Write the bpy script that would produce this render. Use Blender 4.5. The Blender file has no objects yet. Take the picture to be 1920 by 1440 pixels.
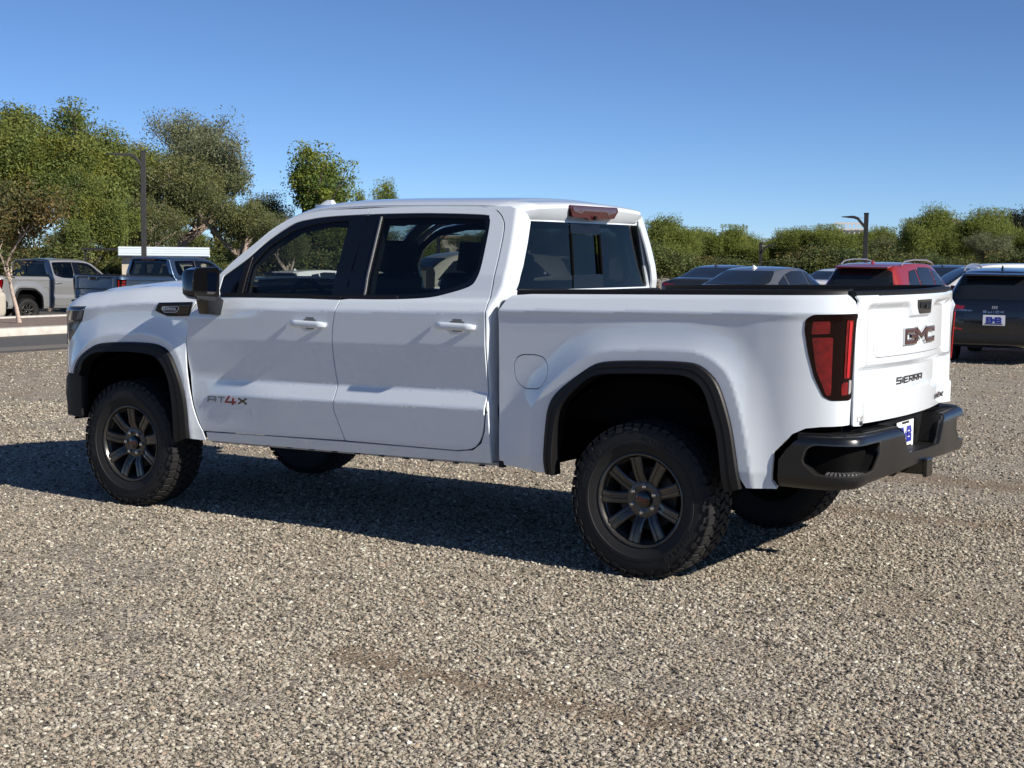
import bpy, bmesh, math, random
import numpy as np
from mathutils import Vector, Matrix, Euler
from mathutils.geometry import delaunay_2d_cdt
from mathutils.bvhtree import BVHTree

# ------------------------------------------------------------------ camera, sky, sun, exposure
S = bpy.context.scene
COL = S.collection
R_ = math.radians
cam_d = bpy.data.cameras.new('camera'); cam = bpy.data.objects.new('camera', cam_d); COL.objects.link(cam)
CAM = (-3.51302, 7.80157, 1.70260); YAW, PIT, ROL, FPX = -1.0069066, -0.0901189, 0.0120482, 2786.317
_f = Vector((math.cos(PIT)*math.cos(YAW), math.cos(PIT)*math.sin(YAW), math.sin(PIT)))
_r = Vector((math.sin(YAW), -math.cos(YAW), 0)); _u = _r.cross(_f)
_r2 = math.cos(ROL)*_r + math.sin(ROL)*_u; _u2 = -math.sin(ROL)*_r + math.cos(ROL)*_u
cam.matrix_world = Matrix(((_r2.x, _u2.x, -_f.x, CAM[0]), (_r2.y, _u2.y, -_f.y, CAM[1]), (_r2.z, _u2.z, -_f.z, CAM[2]), (0, 0, 0, 1)))
cam_d.sensor_width = 36.0; cam_d.lens = FPX/1920*36; cam_d.clip_start = .1; cam_d.clip_end = 20000
S.camera = cam

SUN_EL = R_(31.0); SUN_AZ = math.atan2(-1.0, 0.09)      # clockwise from +Y
W = bpy.data.worlds.new('World'); S.world = W; W.use_nodes = True
nt = W.node_tree; bg = nt.nodes['Background']
sky = nt.nodes.new('ShaderNodeTexSky'); sky.sky_type = 'NISHITA'; sky.sun_disc = False
sky.sun_elevation = SUN_EL; sky.sun_rotation = SUN_AZ % (2*math.pi)
sky.altitude = 350; sky.air_density = 0.5; sky.dust_density = 0.05; sky.ozone_density = 6.2
nt.links.new(sky.outputs[0], bg.inputs[0]); bg.inputs[1].default_value = 0.084
sun_d = bpy.data.lights.new('sun', 'SUN'); sun = bpy.data.objects.new('sun', sun_d); COL.objects.link(sun)
sun_d.energy = 4.6; sun_d.angle = R_(0.53); sun_d.color = (1.0, 0.93, 0.83)
_sd = Vector((math.cos(SUN_EL)*math.sin(SUN_AZ), math.cos(SUN_EL)*math.cos(SUN_AZ), math.sin(SUN_EL)))
sun.rotation_euler = _sd.to_track_quat('Z', 'Y').to_euler(); sun.location = (-20, 4, 25)
S.view_settings.view_transform = 'Standard'; S.view_settings.look = 'None'
S.view_settings.exposure = 0.50; S.view_settings.gamma = 1.0; S.view_settings.use_curve_mapping = False
S.render.engine = 'CYCLES'
S.cycles.use_denoising = True
try:
    S.cycles.denoiser = 'OPENIMAGEDENOISE'; S.cycles.denoising_input_passes = 'RGB_ALBEDO_NORMAL'
except Exception: pass
S.cycles.max_bounces = 10; S.cycles.transparent_max_bounces = 24; S.cycles.glossy_bounces = 5
S.cycles.sample_clamp_indirect = 8.0; S.cycles.caustics_refractive = False

random.seed(7); RNG = np.random.default_rng(11)

# ------------------------------------------------------------------ materials
def mat(name, col=(.5,.5,.5), rough=.5, metal=0., coat=0., spec=.5, coat_rough=.03, emit=None, emit_s=0):
    m = bpy.data.materials.new(name); m.use_nodes = True
    p = m.node_tree.nodes['Principled BSDF']
    p.inputs['Base Color'].default_value = (*col, 1); p.inputs['Roughness'].default_value = rough
    p.inputs['Metallic'].default_value = metal; p.inputs['Coat Weight'].default_value = coat
    p.inputs['Coat Roughness'].default_value = coat_rough; p.inputs['Specular IOR Level'].default_value = spec
    if emit: p.inputs['Emission Color'].default_value = (*emit, 1); p.inputs['Emission Strength'].default_value = emit_s
    return m
def nodes(m): return m.node_tree.nodes, m.node_tree.links, m.node_tree.nodes['Principled BSDF']
def noisy(m, scale=40, amount=.25, bump=0., detail=4, dist=.01, coords='Object', rough_var=0.):
    """multiply the base colour by a noise and optionally add fine relief"""
    n, l, p = nodes(m)
    tc = n.new('ShaderNodeTexCoord'); nz = n.new('ShaderNodeTexNoise'); nz.inputs['Scale'].default_value = scale; nz.inputs['Detail'].default_value = detail
    l.new(tc.outputs[coords], nz.inputs['Vector'])
    mx = n.new('ShaderNodeMix'); mx.data_type = 'RGBA'; mx.blend_type = 'MULTIPLY'; mx.inputs[0].default_value = 1
    mr = n.new('ShaderNodeMapRange'); mr.inputs['From Min'].default_value = .3; mr.inputs['From Max'].default_value = .7
    mr.inputs['To Min'].default_value = 1-amount; mr.inputs['To Max'].default_value = 1+amount
    l.new(nz.outputs['Fac'], mr.inputs['Value'])
    mx.inputs[6].default_value = p.inputs['Base Color'].default_value
    l.new(mr.outputs[0], mx.inputs[7]); l.new(mx.outputs[2], p.inputs['Base Color'])
    if bump:
        b = n.new('ShaderNodeBump'); b.inputs['Strength'].default_value = bump; b.inputs['Distance'].default_value = dist
        l.new(nz.outputs['Fac'], b.inputs['Height']); l.new(b.outputs[0], p.inputs['Normal'])
    if rough_var:
        m2 = n.new('ShaderNodeMapRange'); m2.inputs['From Min'].default_value = .3; m2.inputs['From Max'].default_value = .7
        r0 = p.inputs['Roughness'].default_value
        m2.inputs['To Min'].default_value = max(0, r0-rough_var); m2.inputs['To Max'].default_value = min(1, r0+rough_var)
        l.new(nz.outputs['Fac'], m2.inputs['Value']); l.new(m2.outputs[0], p.inputs['Roughness'])
    return m
def glass(name, tint=(.5,.55,.55), rough=0., f0=.06):
    """thin pane: tinted see-through plus fresnel reflection"""
    m = bpy.data.materials.new(name); m.use_nodes = True; n, l = m.node_tree.nodes, m.node_tree.links
    n.remove(n['Principled BSDF']); out = n['Material Output']
    tr = n.new('ShaderNodeBsdfTransparent'); tr.inputs[0].default_value = (*tint, 1)
    gl = n.new('ShaderNodeBsdfGlossy'); gl.inputs['Roughness'].default_value = rough
    lw = n.new('ShaderNodeLayerWeight'); lw.inputs[0].default_value = .5
    pw = n.new('ShaderNodeMath'); pw.operation = 'POWER'; pw.inputs[1].default_value = 5; l.new(lw.outputs['Facing'], pw.inputs[0])
    fr = n.new('ShaderNodeMath'); fr.operation = 'MULTIPLY_ADD'; fr.inputs[1].default_value = 1-f0; fr.inputs[2].default_value = f0; l.new(pw.outputs[0], fr.inputs[0])
    mx = n.new('ShaderNodeMixShader'); l.new(fr.outputs[0], mx.inputs[0]); l.new(tr.outputs[0], mx.inputs[1]); l.new(gl.outputs[0], mx.inputs[2])
    l.new(mx.outputs[0], out.inputs[0]); return m

# ------------------------------------------------------------------ object helpers
def link(o, parent=None, **kw):
    COL.objects.link(o)
    if parent is not None: o.parent = parent
    for k, v in kw.items(): o[k] = v
    return o
def empty(name, loc=(0,0,0), rz=0, label=None, category=None, group=None):
    o = bpy.data.objects.new(name, None); o.empty_display_size = .2; COL.objects.link(o)
    o.location = loc; o.rotation_euler = (0, 0, rz)
    if label: o['label'] = label
    if category: o['category'] = category
    if group: o['group'] = group
    return o
def mesh_obj(name, V, F, m, parent=None, smooth=False, normals=None, **kw):
    me = bpy.data.meshes.new(name)
    me.from_pydata([tuple(map(float, v)) for v in V], [], [tuple(map(int, f)) for f in F])
    mats = m if isinstance(m, (list, tuple)) else [m]
    for k in mats: me.materials.append(k)
    if smooth or normals is not None:
        me.polygons.foreach_set('use_smooth', [True]*len(me.polygons))
    me.update()
    if normals is not None: me.normals_split_custom_set_from_vertices([tuple(map(float, n)) for n in normals])
    o = bpy.data.objects.new(name, me)
    if normals is not None: o.shadow_terminator_geometry_offset = .4
    return link(o, parent, **kw)
def smooth_by_angle(o, ang=35):
    me = o.data
    me.polygons.foreach_set('use_smooth', [True]*len(me.polygons))
    bm = bmesh.new(); bm.from_mesh(me)
    for e in bm.edges:
        e.smooth = not (len(e.link_faces) == 2 and e.calc_face_angle(0) > R_(ang))
    bm.to_mesh(me); bm.free()
class MB:
    """collects simple solids into one mesh"""
    def __init__(s): s.V = []; s.F = []
    def add(s, V, F):
        b = len(s.V); s.V += [tuple(map(float, v)) for v in V]; s.F += [tuple(i+b for i in f) for f in F]; return s
    def box(s, c, d, rot=None, taper=None):
        x, y, z = d[0]/2, d[1]/2, d[2]/2
        V = [Vector((sx*x*(taper if taper and sz > 0 else 1), sy*y*(taper if taper and sz > 0 else 1), sz*z)) for sz in (-1, 1) for sy in (-1, 1) for sx in (-1, 1)]
        if rot is not None: V = [rot @ v for v in V]
        V = [v+Vector(c) for v in V]
        return s.add(V, [(0,2,3,1),(4,5,7,6),(0,1,5,4),(2,6,7,3),(0,4,6,2),(1,3,7,5)])
    def tube(s, P, r, n=8, cap=True):
        P = [Vector(p) for p in P]; rs = r if isinstance(r, (list, tuple)) else [r]*len(P)
        V = []; ref = None
        for i, p in enumerate(P):
            t = (P[min(i+1, len(P)-1)]-P[max(i-1, 0)]).normalized()
            if ref is None: ref = Vector((0, 0, 1)) if abs(t.z) < .9 else Vector((1, 0, 0))
            a = t.cross(ref).normalized(); b = a.cross(t).normalized(); ref = b
            V += [p+rs[i]*(math.cos(q)*a+math.sin(q)*b) for q in (2*math.pi*k/n for k in range(n))]
        F = [(i*n+k, i*n+(k+1) % n, (i+1)*n+(k+1) % n, (i+1)*n+k) for i in range(len(P)-1) for k in range(n)]
        if cap: F += [tuple(range(n-1, -1, -1)), tuple((len(P)-1)*n+k for k in range(n))]
        return s.add(V, F)
    def prism(s, poly, z0, z1, M=None):
        """polygon in local xy extruded along local z"""
        n = len(poly); V = [Vector((p[0], p[1], z0)) for p in poly]+[Vector((p[0], p[1], z1)) for p in poly]
        if M is not None: V = [M @ v for v in V]
        return s.add(V, [tuple(range(n-1, -1, -1)), tuple(range(n, 2*n))]+[(i, (i+1) % n, n+(i+1) % n, n+i) for i in range(n)])
    def lathe(s, prof, n=48, axis='y', c=(0,0,0), close=False):
        """profile of (radius, axial)"""
        V = []
        for k in range(n):
            a = 2*math.pi*k/n; ca, sa = math.cos(a), math.sin(a)
            for r, h in prof:
                V.append((c[0]+r*ca, c[1]+h, c[2]+r*sa) if axis == 'y' else (c[0]+r*ca, c[1]+r*sa, c[2]+h))
        m = len(prof); F = []
        for k in range(n):
            k2 = (k+1) % n
            for i in range(m-1): F.append((k*m+i, k*m+i+1, k2*m+i+1, k2*m+i) if axis != 'y' else (k*m+i, k2*m+i, k2*m+i+1, k*m+i+1))
        return s.add(V, F)
    def build(s, name, m, parent=None, smooth=None, bevel=0, **kw):
        o = mesh_obj(name, s.V, s.F, m, parent, **kw)
        if bevel:
            bm = bmesh.new(); bm.from_mesh(o.data); bmesh.ops.recalc_face_normals(bm, faces=bm.faces)
            bmesh.ops.bevel(bm, geom=[e for e in bm.edges if len(e.link_faces) == 2 and e.calc_face_angle(0) > R_(28)], offset=bevel, segments=2, profile=.6, affect='EDGES', clamp_overlap=True)
            bm.to_mesh(o.data); bm.free()
        if smooth: smooth_by_angle(o, smooth)
        return o
def inside(pts, poly):
    pts = np.asarray(pts, float); poly = np.asarray(poly, float)
    x, y = pts[:, 0], pts[:, 1]; r = np.zeros(len(pts), bool)
    x1, y1 = poly[:, 0], poly[:, 1]; x2, y2 = np.roll(x1, -1), np.roll(y1, -1)
    for a, b, c, d in zip(x1, y1, x2, y2):
        if b == d: continue
        r ^= ((b > y) != (d > y)) & (x < (c-a)*(y-b)/(d-b)+a)
    return r
def seg_dist(pts, poly, closed=True):
    pts = np.asarray(pts, float); P = np.asarray(poly, float); Q = np.roll(P, -1, 0)
    if not closed: P, Q = P[:-1], Q[:-1]
    best = np.full(len(pts), 1e9)
    for a, b in zip(P, Q):
        d = b-a; t = np.clip(((pts-a) @ d)/max(d @ d, 1e-12), 0, 1)
        best = np.minimum(best, np.hypot(*(pts-a-t[:, None]*d).T))
    return best
def densify(poly, step, closed=True):
    out = []; n = len(poly)
    for i in range(n if closed else n-1):
        a, b = np.array(poly[i], float), np.array(poly[(i+1) % n], float)
        k = max(1, int(math.ceil(np.hypot(*(b-a))/step)))
        out += [tuple(a+(b-a)*j/k) for j in range(k)]
    if not closed: out.append(tuple(poly[-1]))
    return out
def rounded(poly, r, n=5, closed=True):
    """round the corners of a polygon; r a number or one per corner"""
    P = [np.array(p, float) for p in poly]; out = []; N = len(P)
    for i, p in enumerate(P):
        rr = r[i] if isinstance(r, (list, tuple)) else r
        if rr <= 0 or (not closed and i in (0, N-1)): out.append(tuple(p)); continue
        a, b = P[i-1]-p, P[(i+1) % N]-p; la, lb = np.hypot(*a), np.hypot(*b); q = min(rr, la*.48, lb*.48)
        s, e = p+a/la*q, p+b/lb*q
        for k in range(n+1):
            t = k/n; out.append(tuple((1-t)**2*s+2*t*(1-t)*p+t*t*e))
    return out
def spline(P, n=8, closed=False):
    """Catmull-Rom through points of any dimension"""
    P = [np.array(p, float) for p in P]; out = []; N = len(P)
    for i in range(N if closed else N-1):
        p0 = P[(i-1) % N] if closed or i > 0 else 2*P[0]-P[1]
        p1, p2 = P[i], P[(i+1) % N]
        p3 = P[(i+2) % N] if closed or i+2 < N else 2*P[-1]-P[-2]
        for k in range(n):
            t = k/n
            out.append(tuple(.5*((2*p1)+(-p0+p2)*t+(2*p0-5*p1+4*p2-p3)*t*t+(-p0+3*p1-3*p2+p3)*t**3)))
    if not closed: out.append(tuple(P[-1]))
    return out
def resample(P, n):
    P = np.array(P, float); d = np.r_[0, np.cumsum(np.linalg.norm(np.diff(P, axis=0), axis=1))]
    t = np.linspace(0, d[-1], n); return np.stack([np.interp(t, d, P[:, k]) for k in range(P.shape[1])], 1)
def tri2d(outline, holes, ra, rb, edge, lines=()):
    loops = [densify(outline, edge)]+[densify(h, edge) for h in holes]
    pts = []; edges = []
    for L in loops:
        b = len(pts); pts += L; edges += [(b+i, b+(i+1) % len(L)) for i in range(len(L))]
    for L in lines:
        L = densify(L, edge, False); b = len(pts); pts += L; edges += [(b+i, b+i+1) for i in range(len(L)-1)]
    A = np.array(loops[0]); a0, b0 = A.min(0); a1, b1 = A.max(0)
    ga = np.arange(a0+ra*.5, a1, ra); gb = np.arange(b0+rb*.5, b1, rb)
    if len(ga) and len(gb):
        G = np.stack(np.meshgrid(ga, gb), -1).reshape(-1, 2)
        k = inside(G, loops[0])
        for h in loops[1:]: k &= ~inside(G, h)
        G = G[k]
        if len(G):
            k = np.ones(len(G), bool)
            for L in loops: k &= seg_dist(G, L) > .45*min(ra, rb)
            for L in lines: k &= seg_dist(G, L, False) > .45*min(ra, rb)
            pts += [tuple(g) for g in G[k]]
    r = delaunay_2d_cdt([Vector(p) for p in pts], edges, [], 0, 1e-6, True)
    V = np.array([tuple(v) for v in r[0]]); F = np.array([tuple(f) for f in r[2]])
    C = V[F].mean(1); k = inside(C, loops[0])
    for h in loops[1:]: k &= ~inside(C, h)
    return V, F[k], loops
SGN = {}      # surfaces whose natural normal points inwards
def surf_normals(fun, AB, e=1.5e-3):
    a, b = AB[:, 0], AB[:, 1]
    da = np.array(fun(a+e, b))-np.array(fun(a-e, b)); db = np.array(fun(a, b+e))-np.array(fun(a, b-e))
    n = np.cross(da.T, db.T)*SGN.get(fun, 1); return n/np.maximum(np.linalg.norm(n, axis=1), 1e-12)[:, None]
def patch(name, outline, fun, m, parent=None, holes=(), ra=.03, rb=.015, edge=.02, flange=.013, sign=1, off=0., mirror=False, lines=(), **kw):
    """a trimmed piece of the surface fun(a,b)->(x,y,z) with true surface normals and a turned-in edge"""
    AB, F, loops = tri2d(outline, holes, ra, rb, edge, lines)
    P = np.array(fun(AB[:, 0], AB[:, 1])).T; N = surf_normals(fun, AB)*sign
    P = P+N*off; ts = sign*SGN.get(fun, 1)
    V = [P]; NN = [N]; FF = [F if ts > 0 else F[:, ::-1]]; base = len(P)
    FF = [tuple(f) for f in FF[0]]
    if flange:
        for li, L in enumerate(loops):
            L = np.array(L); p = np.array(fun(L[:, 0], L[:, 1])).T; n = surf_normals(fun, L)*sign; p = p+n*off
            t = np.roll(p, -1, 0)-np.roll(p, 1, 0); s = np.cross(t, n); s /= np.maximum(np.linalg.norm(s, axis=1), 1e-12)[:, None]
            # outward direction: test in parameter space
            area = .5*np.sum(L[:, 0]*np.roll(L[:, 1], -1)-np.roll(L[:, 0], -1)*L[:, 1])
            o = 1 if (area > 0) == (ts > 0) else -1
            if li > 0: o = -o
            s = s*o; k = len(L); q = p-n*flange
            V += [p, q]; NN += [s*.92+n*.4, s]
            for i in range(k):
                j = (i+1) % k; f = (base+i, base+j, base+k+j, base+k+i)
                FF.append(f[::-1] if o > 0 else f)
            base += 2*k
    V = np.vstack(V); NN = np.vstack(NN); NN /= np.linalg.norm(NN, axis=1)[:, None]
    o = mesh_obj(name, V, FF, m, parent, normals=NN, **kw)
    if mirror:
        M = np.array([1, -1, 1]); return o, mesh_obj(name, V*M, [f[::-1] for f in FF], m, mirror if mirror is not True else parent, normals=NN*M, **kw)
    return o
def mirrored(o, parent=None, name=None):
    me = o.data.copy(); me.transform(Matrix.Diagonal((1, -1, 1, 1))); me.flip_normals()
    q = bpy.data.objects.new(name or o.name.split('.')[0], me); return link(q, parent if parent is not None else o.parent)
# ---- block lettering drawn as mitred strokes in a unit cell
GL = {'G': [[(1,.72),(1,1),(0,1),(0,0),(1,0),(1,.5),(.5,.5)]], 'M': [[(0,0),(0,1),(.5,.42),(1,1),(1,0)]], 'C': [[(1,.72),(1,1),(0,1),(0,0),(1,0),(1,.28)]],
 'S': [[(1,1),(0,1),(0,.52),(1,.52),(1,0),(0,0)]], 'I': [[(.5,0),(.5,1)]], 'E': [[(1,1),(0,1),(0,0),(1,0)], [(.12,.5),(.85,.5)]],
 'R': [[(0,0),(0,1),(1,1),(1,.48),(.12,.48)], [(.5,.42),(1,0)]], 'A': [[(0,0),(0,1),(1,1),(1,0)], [(.12,.42),(.88,.42)]], 'T': [[(0,1),(1,1)], [(.5,0),(.5,.9)]],
 '4': [[(.3,1),(0,.3),(1,.3)], [(.72,0),(.72,.8)]], 'X': [[(0,0),(1,1)], [(0,1),(.42,.56)], [(.58,.44),(1,0)]], 'D': [[(0,0),(0,1),(.75,1),(1,.75),(1,.25),(.75,0),(0,0)]],
 'U': [[(0,1),(0,0),(1,0),(1,1)]], 'B': [[(0,.5),(.8,.5),(1,.7),(.85,1),(0,1),(0,0),(1,0),(1,.45)]], 'K': [[(0,0),(0,1)], [(1,1),(.14,.5),(1,0)]], 'N': [[(0,0),(0,1),(1,0),(1,1)]],
 'O': [[(0,.3),(0,1),(1,1),(1,0),(0,0),(0,.3)]], 'W': [[(0,1),(.2,0),(.5,.7),(.8,0),(1,1)]], 'L': [[(0,1),(0,0),(1,0)]], 'Y': [[(0,1),(.5,.5),(1,1)], [(.5,0),(.5,.42)]], 'P': [[(0,0),(0,1),(1,1),(1,.45),(.12,.45)]],
 'F': [[(0,0),(0,1),(1,1)], [(.12,.52),(.8,.52)]], 'V': [[(0,1),(.5,0),(1,1)]], 'H': [[(0,0),(0,1)], [(1,0),(1,1)], [(.1,.5),(.9,.5)]], '-': [[(.1,.5),(.9,.5)]], '.': [[(.4,0),(.6,0)]]}
def letters(text, w, h, th, depth, M, gap=.35, slant=0., mb=None, fun=None):
    """strokes of the text as raised bars; M maps local (x right, y up, z out) to the parent; fun(x,y)->point+normal overrides it"""
    mb = mb or MB(); x0 = 0.
    for ch in text:
        if ch == ' ': x0 += w*(.7+gap); continue
        cw = w*(.12 if ch == 'I' else 1)
        for si, st in enumerate(GL[ch]):
            P = np.array([(x0+p[0]*w*(1 if ch != 'I' else 0)+(cw/2 if ch == 'I' else 0), p[1]*h) for p in st])
            P[:, 0] += slant*P[:, 1]
            D = np.diff(P, axis=0); D /= np.linalg.norm(D, axis=1)[:, None]
            Nn = np.stack([-D[:, 1], D[:, 0]], 1); L = []; Rr = []
            for i in range(len(P)):
                if i == 0: o = Nn[0]
                elif i == len(P)-1: o = Nn[-1]
                else:
                    o = Nn[i-1]+Nn[i]; o = o/max(np.linalg.norm(o), 1e-6); o = o/max(o @ Nn[i], .55)
                L.append(P[i]+o*th/2); Rr.append(P[i]-o*th/2)
            zt = depth*(1-.06*si); V = []
            for z in (0., zt):
                for a, b in zip(L, Rr): V += [(a[0], a[1], z), (b[0], b[1], z)]
            V = [fun(*v) for v in V] if fun else [M @ Vector(v) for v in V]
            k = 2*len(P); F = [(0, 1, k+1, k), (k-2, 2*k-2, 2*k-1, k-1)]
            for i in range(len(P)-1):
                a = 2*i
                F += [(k+a, k+a+1, k+a+3, k+a+2), (a, k+a, k+a+2, a+2), (a+1, a+3, k+a+3, k+a+1)]
            mb.add(V, F)
        x0 += cw+w*gap
    return mb
def text_width(text, w, gap=.35): return sum((w*.7 if c == ' ' else w*(.12 if c == 'I' else 1))+w*gap for c in text)-w*gap
def tint_attr(me, cols):
    a = me.color_attributes.new('tint', 'FLOAT_COLOR', 'CORNER')
    n = np.zeros(len(me.polygons), int); me.polygons.foreach_get('loop_total', n)
    a.data.foreach_set('color', np.repeat(cols, n, 0).astype(np.float32).ravel())
# ================================================================== GROUND
RUTS = ((-1.66,.22,-9,.6),(3.05,.16,-1.3,.4),(-3.4,.25,-9,4),(2.2,.14,4.5,8))      # y, half width, from x, to x
def ground_mat():
    m = bpy.data.materials.new('gravel_ground'); m.use_nodes = True; n, l, p = nodes(m)
    tc = n.new('ShaderNodeTexCoord'); geo = tc.outputs['Object']
    def noise(sc, det=4, rough=.6):
        q = n.new('ShaderNodeTexNoise'); q.inputs['Scale'].default_value = sc; q.inputs['Detail'].default_value = det; q.inputs['Roughness'].default_value = rough; l.new(geo, q.inputs['Vector']); return q.outputs['Fac']
    vo = n.new('ShaderNodeTexVoronoi'); vo.inputs['Scale'].default_value = 55; l.new(geo, vo.inputs['Vector'])
    v2 = n.new('ShaderNodeTexVoronoi'); v2.inputs['Scale'].default_value = 120; l.new(geo, v2.inputs['Vector'])
    ramp = n.new('ShaderNodeValToRGB'); cr = ramp.color_ramp
    cr.elements[0].position = 0; cr.elements[0].color = (.11,.094,.078,1); cr.elements[1].position = 1; cr.elements[1].color = (.52,.475,.415,1)
    for pos, c in ((.25,(0.294,0.253,0.210)), (.5,(0.375,0.325,0.273)), (.8,(0.463,0.410,0.352))):
        e = cr.elements.new(pos); e.color = (*c, 1)
    sep = n.new('ShaderNodeSeparateColor'); l.new(vo.outputs['Color'], sep.inputs[0]); l.new(sep.outputs[0], ramp.inputs[0])
    big = noise(.55, 5); mid = noise(3.5, 5)
    dirt = n.new('ShaderNodeMix'); dirt.data_type = 'RGBA'; dirt.inputs[7].default_value = (.33,.262,.20,1)
    mr = n.new('ShaderNodeMapRange'); mr.inputs['From Min'].default_value = .48; mr.inputs['From Max'].default_value = .68; mr.inputs['To Max'].default_value = .75
    l.new(big, mr.inputs['Value']); l.new(mr.outputs[0], dirt.inputs[0]); l.new(ramp.outputs[0], dirt.inputs[6])
    # wheel ruts of bare brown dirt along the direction of travel, and bare earth towards the road
    sx = n.new('ShaderNodeSeparateXYZ'); l.new(geo, sx.inputs[0]); wob = noise(.5, 3)
    def M1(op, a, b=None, c=None):
        q = n.new('ShaderNodeMath'); q.operation = op
        for i, v in enumerate((a, b, c)):
            if v is None: continue
            if isinstance(v, (int, float)): q.inputs[i].default_value = v
            else: l.new(v, q.inputs[i])
        return q.outputs[0]
    yw = M1('MULTIPLY_ADD', wob, .5, sx.outputs['Y']); tot = None
    for y0, w, xa, xb in RUTS:
        g = M1('DIVIDE', M1('SUBTRACT', yw, y0+.25), w*1.2); g = M1('POWER', 2.718, M1('MULTIPLY', M1('MULTIPLY', g, g), -1))
        g = M1('MULTIPLY', g, M1('MULTIPLY', M1('GREATER_THAN', sx.outputs['X'], xa), M1('LESS_THAN', sx.outputs['X'], xb)))
        tot = g if tot is None else M1('MAXIMUM', tot, g)
    far = n.new('ShaderNodeMapRange'); far.inputs['From Min'].default_value = 8.5; far.inputs['From Max'].default_value = 13.5; far.inputs['To Max'].default_value = .8; l.new(sx.outputs['X'], far.inputs['Value'])
    lim = M1('LESS_THAN', sx.outputs['X'], 16.0); far_ = M1('MULTIPLY', M1('MULTIPLY', far.outputs[0], lim), noise(1.3, 4))
    tot = M1('MULTIPLY', M1('MAXIMUM', tot, far_), M1('MULTIPLY_ADD', noise(6, 4), .9, .25))
    rut = n.new('ShaderNodeMix'); rut.data_type = 'RGBA'; rut.inputs[7].default_value = (.25,.178,.122,1); l.new(tot, rut.inputs[0]); l.new(dirt.outputs[2], rut.inputs[6]); dirt = rut
    mul = n.new('ShaderNodeMix'); mul.data_type = 'RGBA'; mul.blend_type = 'MULTIPLY'; mul.inputs[0].default_value = 1
    m2 = n.new('ShaderNodeMapRange'); m2.inputs['From Min'].default_value = .3; m2.inputs['From Max'].default_value = .7; m2.inputs['To Min'].default_value = .80; m2.inputs['To Max'].default_value = 1.18
    l.new(mid, m2.inputs['Value']); l.new(dirt.outputs[2], mul.inputs[6]); l.new(m2.outputs[0], mul.inputs[7]); tone = n.new('ShaderNodeMix'); tone.data_type = 'RGBA'; tone.blend_type = 'MULTIPLY'; tone.inputs[0].default_value = 1; tone.inputs[7].default_value = (.88,.885,.835,1); l.new(mul.outputs[2], tone.inputs[6]); l.new(tone.outputs[2], p.inputs['Base Color'])
    p.inputs['Roughness'].default_value = .92; p.inputs['Specular IOR Level'].default_value = .25
    ad = n.new('ShaderNodeMath'); ad.operation = 'MULTIPLY_ADD'; ad.inputs[1].default_value = .5; l.new(v2.outputs['Distance'], ad.inputs[0]); l.new(vo.outputs['Distance'], ad.inputs[2])
    b = n.new('ShaderNodeBump'); b.inputs['Strength'].default_value = .9; b.inputs['Distance'].default_value = .012; b.invert = True
    l.new(ad.outputs[0], b.inputs['Height']); l.new(b.outputs[0], p.inputs['Normal']); return m
M_ground = ground_mat()
def sheet(name, poly, z, m, **kw):
    V = [(x, y, z) for x, y in poly]; return mesh_obj(name, V, [tuple(range(len(V)))], m, **kw)
GX = [(-600,0),(22.6,0),(23,0),(30,-.75),(900,-.75)]
mesh_obj('ground', [(x, y, z) for x, z in GX for y in (-900, 300)], [(2*i, 2*i+2, 2*i+3, 2*i+1) for i in range(4)], M_ground, kind='structure')
# gentle undulation is left to the stones; asphalt road beyond the lot, kerb and planting strip
M_asph = mat('asphalt', (.085,.082,.080), .9); noisy(M_asph, 6, .18, detail=8); 
M_asph2 = mat('asphalt_lot', (.075,.073,.072), .9); noisy(M_asph2, 3, .2, detail=8)
M_conc = mat('kerb_concrete', (.52,.49,.44), .85); noisy(M_conc, 8, .12, bump=.2)
M_soil = mat('red_gravel_mulch', (.22,.165,.135), .95); noisy(M_soil, 40, .5, bump=.6, dist=.03)
sheet('road', [(15.6,-60),(18.85,-60),(18.85,60),(15.6,60)], .004, M_asph, kind='structure')
sheet('road_patch', [(15.75,-60),(16.6,-60),(16.5,-10),(16.7,60),(15.85,60)], .008, mat('worn_asphalt', (.16,.145,.125), .95), kind='structure')
kerb = empty('kerb', (18.95,0,0), 0, 'pale concrete kerb between the asphalt road and the planting strip', 'kerb')
for k in range(14):
    y0 = -37+k*3.05; mb = MB(); mb.box((.10, y0+1.52, .075), (.30, 3.035, .15)); mb.build('kerb_stone', M_conc, kerb, bevel=.02, smooth=40)
sheet('planting_strip', [(19.2,-60),(22.6,-60),(22.6,60),(19.2,60)], .11, M_soil, kind='structure')
mesh_obj('parking_lot', [(x, y, z+.006) for x, z in ((23.0,0),(30,-.75),(62,-.75)) for y in (-60, 60)], [(0,2,3,1),(2,4,5,3)], M_asph2, kind='structure')
kerb2 = empty('kerb', (22.6,0,0), 0, 'low back kerb along the parking lot side of the planting strip', 'kerb')
for k in range(14):
    y0 = -37+k*3.05; MB().box((.15, y0+1.52, .07), (.28, 3.035, .14)).build('kerb_stone', M_conc, kerb2, bevel=.02)
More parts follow.
